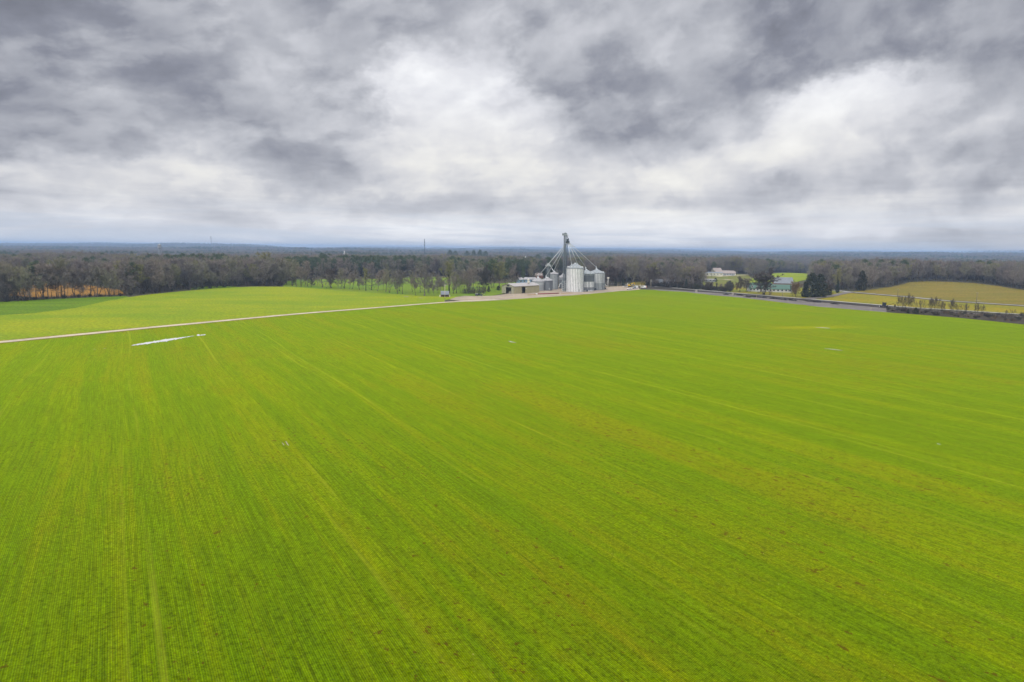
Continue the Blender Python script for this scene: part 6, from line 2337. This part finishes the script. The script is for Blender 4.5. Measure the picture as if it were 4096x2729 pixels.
def person(label, px, base, rz, shirt, arm_fwd=0.0):
    c = G(px, base)
    root = thing('person', label, 'person', tuple(c), rz)
    V = [(0, 0, 0.95), (0, 0, 1.18), (0, 0, 1.40), (0, 0, 1.50), (0, 0, 1.58), (0, 0.02, 1.68),
         (0.19, 0, 1.42), (0.25, 0.02, 1.14), (0.27, 0.08 + arm_fwd, 0.90 + arm_fwd * 0.6), (0.27, 0.12 + arm_fwd, 0.82 + arm_fwd * 0.8),
         (-0.19, 0, 1.42), (-0.25, 0.02, 1.14), (-0.27, 0.08, 0.90), (-0.27, 0.11, 0.82),
         (0.10, 0, 0.88), (0.11, 0.03, 0.50), (0.12, -0.02, 0.09), (0.13, 0.13, 0.04),
         (-0.10, 0, 0.88), (-0.11, 0.02, 0.50), (-0.12, -0.02, 0.09), (-0.13, 0.13, 0.04), (0, 0.12, 1.66)]
    E_ = [(0, 1), (1, 2), (2, 3), (3, 4), (4, 5), (2, 6), (6, 7), (7, 8), (8, 9), (2, 10), (10, 11), (11, 12), (12, 13), (0, 14), (14, 15), (15, 16), (16, 17), (0, 18), (18, 19), (19, 20), (20, 21), (5, 22)]
    R_ = [(0.17, 0.11), (0.15, 0.10), (0.16, 0.10), 0.055, 0.075, 0.10, 0.06, 0.045, 0.032, 0.035, 0.06, 0.045, 0.032, 0.035, 0.085, 0.06, 0.04, 0.035, 0.085, 0.06, 0.04, 0.035, 0.02]
    skin_mesh('body', V, E_, R_, MT['skin'], root)
    # shirt and trousers follow the body
    V2 = [(0, 0, 0.93), (0, 0, 1.18), (0, 0, 1.41), (0.19, 0, 1.42), (0.25, 0.02, 1.12), (-0.19, 0, 1.42), (-0.25, 0.02, 1.12)]
    skin_mesh('shirt', V2, [(0, 1), (1, 2), (2, 3), (3, 4), (2, 5), (5, 6)], [(0.20, 0.14), (0.19, 0.135), (0.19, 0.13), 0.085, 0.065, 0.085, 0.065], MT[shirt], root)
    V3 = [(0, 0, 0.96), (0.10, 0, 0.86), (0.11, 0.03, 0.50), (0.12, -0.02, 0.12), (-0.10, 0, 0.86), (-0.11, 0.02, 0.50), (-0.12, -0.02, 0.12)]
    skin_mesh('trousers', V3, [(0, 1), (1, 2), (2, 3), (0, 4), (4, 5), (5, 6)], [(0.185, 0.13), 0.11, 0.085, 0.07, 0.11, 0.085, 0.07], MT['trouser'], root)
    mb = MB()
    spheroid(mb, (0, -0.01, 1.72), 0.115, 12, 8, 0.85)
    mb.build('hair', MT['hair'], root, smooth=True)


person('person in a pale shirt and dark trousers standing right of the dark pickup', 1936.5, 1184.6, rad(100), 'shirt')
person('person in a pinkish top standing behind the hood of the dark pickup', 1929.5, 1182.0, rad(190), 'pink', 0.25)


# ------------------------------------------------------------------ distant towers
def water_tower():
    c = G(638, 1020)
    d = 1300.0
    p = at(638, 985, d)
    z0 = hz(p[0], p[1])
    m = d / F
    root = thing('water_tower', 'old pale-topped water tower on legs rising above the left-hand woods', 'water tower', (p[0], p[1], z0))
    zt = p[2] - z0
    r = 6.8 * m
    zr, zb = at(638, 979.5, d)[2] - z0, at(638, 992, d)[2] - z0
    mb = MB()
    mb.lathe([(r, zb), (r, zr)], 20)
    mb.lathe([(0.5, zb - 3.5 * m), (r * 0.75, zb - 1.5 * m), (r, zb)], 20, close=False)
    mb.build('tank', MT['steel_dull'], root, smooth=False)
    mb = MB()
    mb.lathe([(r * 1.08, zr), (r * 0.5, zr + 2.2 * m), (0.1, zr + 4.4 * m)], 20)
    mb.build('roof', MT['steel_roof'], root)
    for k in range(6):
        a = 2 * math.pi * k / 6
        mb = MB()
        mb.tube((r * 1.05 * math.cos(a), r * 1.05 * math.sin(a), -1), (r * 0.95 * math.cos(a), r * 0.95 * math.sin(a), zb), 0.45, 0.45, 6)
        mb.build('leg', MT['steel_dull'], root)
    mb = MB()
    mb.tube((0, 0, 0), (0, 0, zb - 3 * m), 0.9, 0.9, 8)
    mb.build('riser', MT['steel_dull'], root)
    mb = MB()
    mb.lathe([(r * 1.15, zb - 0.2), (r * 1.15, zb + 1.0)], 20, close=False)
    mb.build('balcony', MT['steel_dull'], root)


water_tower()


def lattice_mast(px, top, base, d, w, label, mat, taper):
    p = at(px, base, d)
    z0 = hz(p[0], p[1])
    h = at(px, top, d)[2] - z0
    root = thing('radio_mast', label, 'radio mast', (p[0], p[1], z0))
    mb = MB()
    n = 14
    for k in range(3):
        a = 2 * math.pi * k / 3
        for i in range(n):
            f, g = i / n, (i + 1) / n
            ra, rb = w * (1 - taper * f), w * (1 - taper * g)
            mb.tube((ra * math.cos(a), ra * math.sin(a), h * f), (rb * math.cos(a), rb * math.sin(a), h * g), 0.35, 0.35, 4, False)
            a2 = a + 2 * math.pi / 3
            mb.tube((ra * math.cos(a), ra * math.sin(a), h * f), (rb * math.cos(a2), rb * math.sin(a2), h * g), 0.22, 0.22, 4, False)
    mb.build('lattice', MT[mat], root)
    mb = MB()
    for f in (0.99, 0.86, 0.72)[:2 if taper > 0.5 else 3]:
        mb.box((0, 0, h * f), (w * 2.6 * (1 - taper * 0.6), w * 2.0 * (1 - taper * 0.6), 2.2))
    mb.build('antenna_ring', MT[mat], root)


lattice_mast(845, 945.5, 978, 5200, 5.0, 'tapering lattice radio mast on the skyline left of centre', 'tower', 0.75)
lattice_mast(1698, 957.5, 992, 2600, 1.3, 'slim straight mast with antennas on the skyline left of the grain leg', 'tower_dark', 0.1)


# ------------------------------------------------------------------ air
def haze():
    zmin = -60.0
    zmax = 62.0
    mb = MB()
    mb.box((0, 0, (zmin + zmax) / 2), (33000, 33000, zmax - zmin))
    m = bpy.data.materials.new('haze')
    m.use_nodes = True
    t = NT(m.node_tree)
    t.N.clear()
    v = t.node('ShaderNodeVolumePrincipled', {'Color': (0.47, 0.67, 1.0, 1), 'Density': HAZE_DENSITY, 'Anisotropy': 0.1})
    o = t.node('ShaderNodeOutputMaterial')
    t.L.new(v.outputs[0], o.inputs['Volume'])
    m.cycles.homogeneous_volume = True
    ob = mb.build('haze', m)
    ob['kind'] = 'stuff'
    ob['label'] = 'pale blue haze over the far hills'


haze()
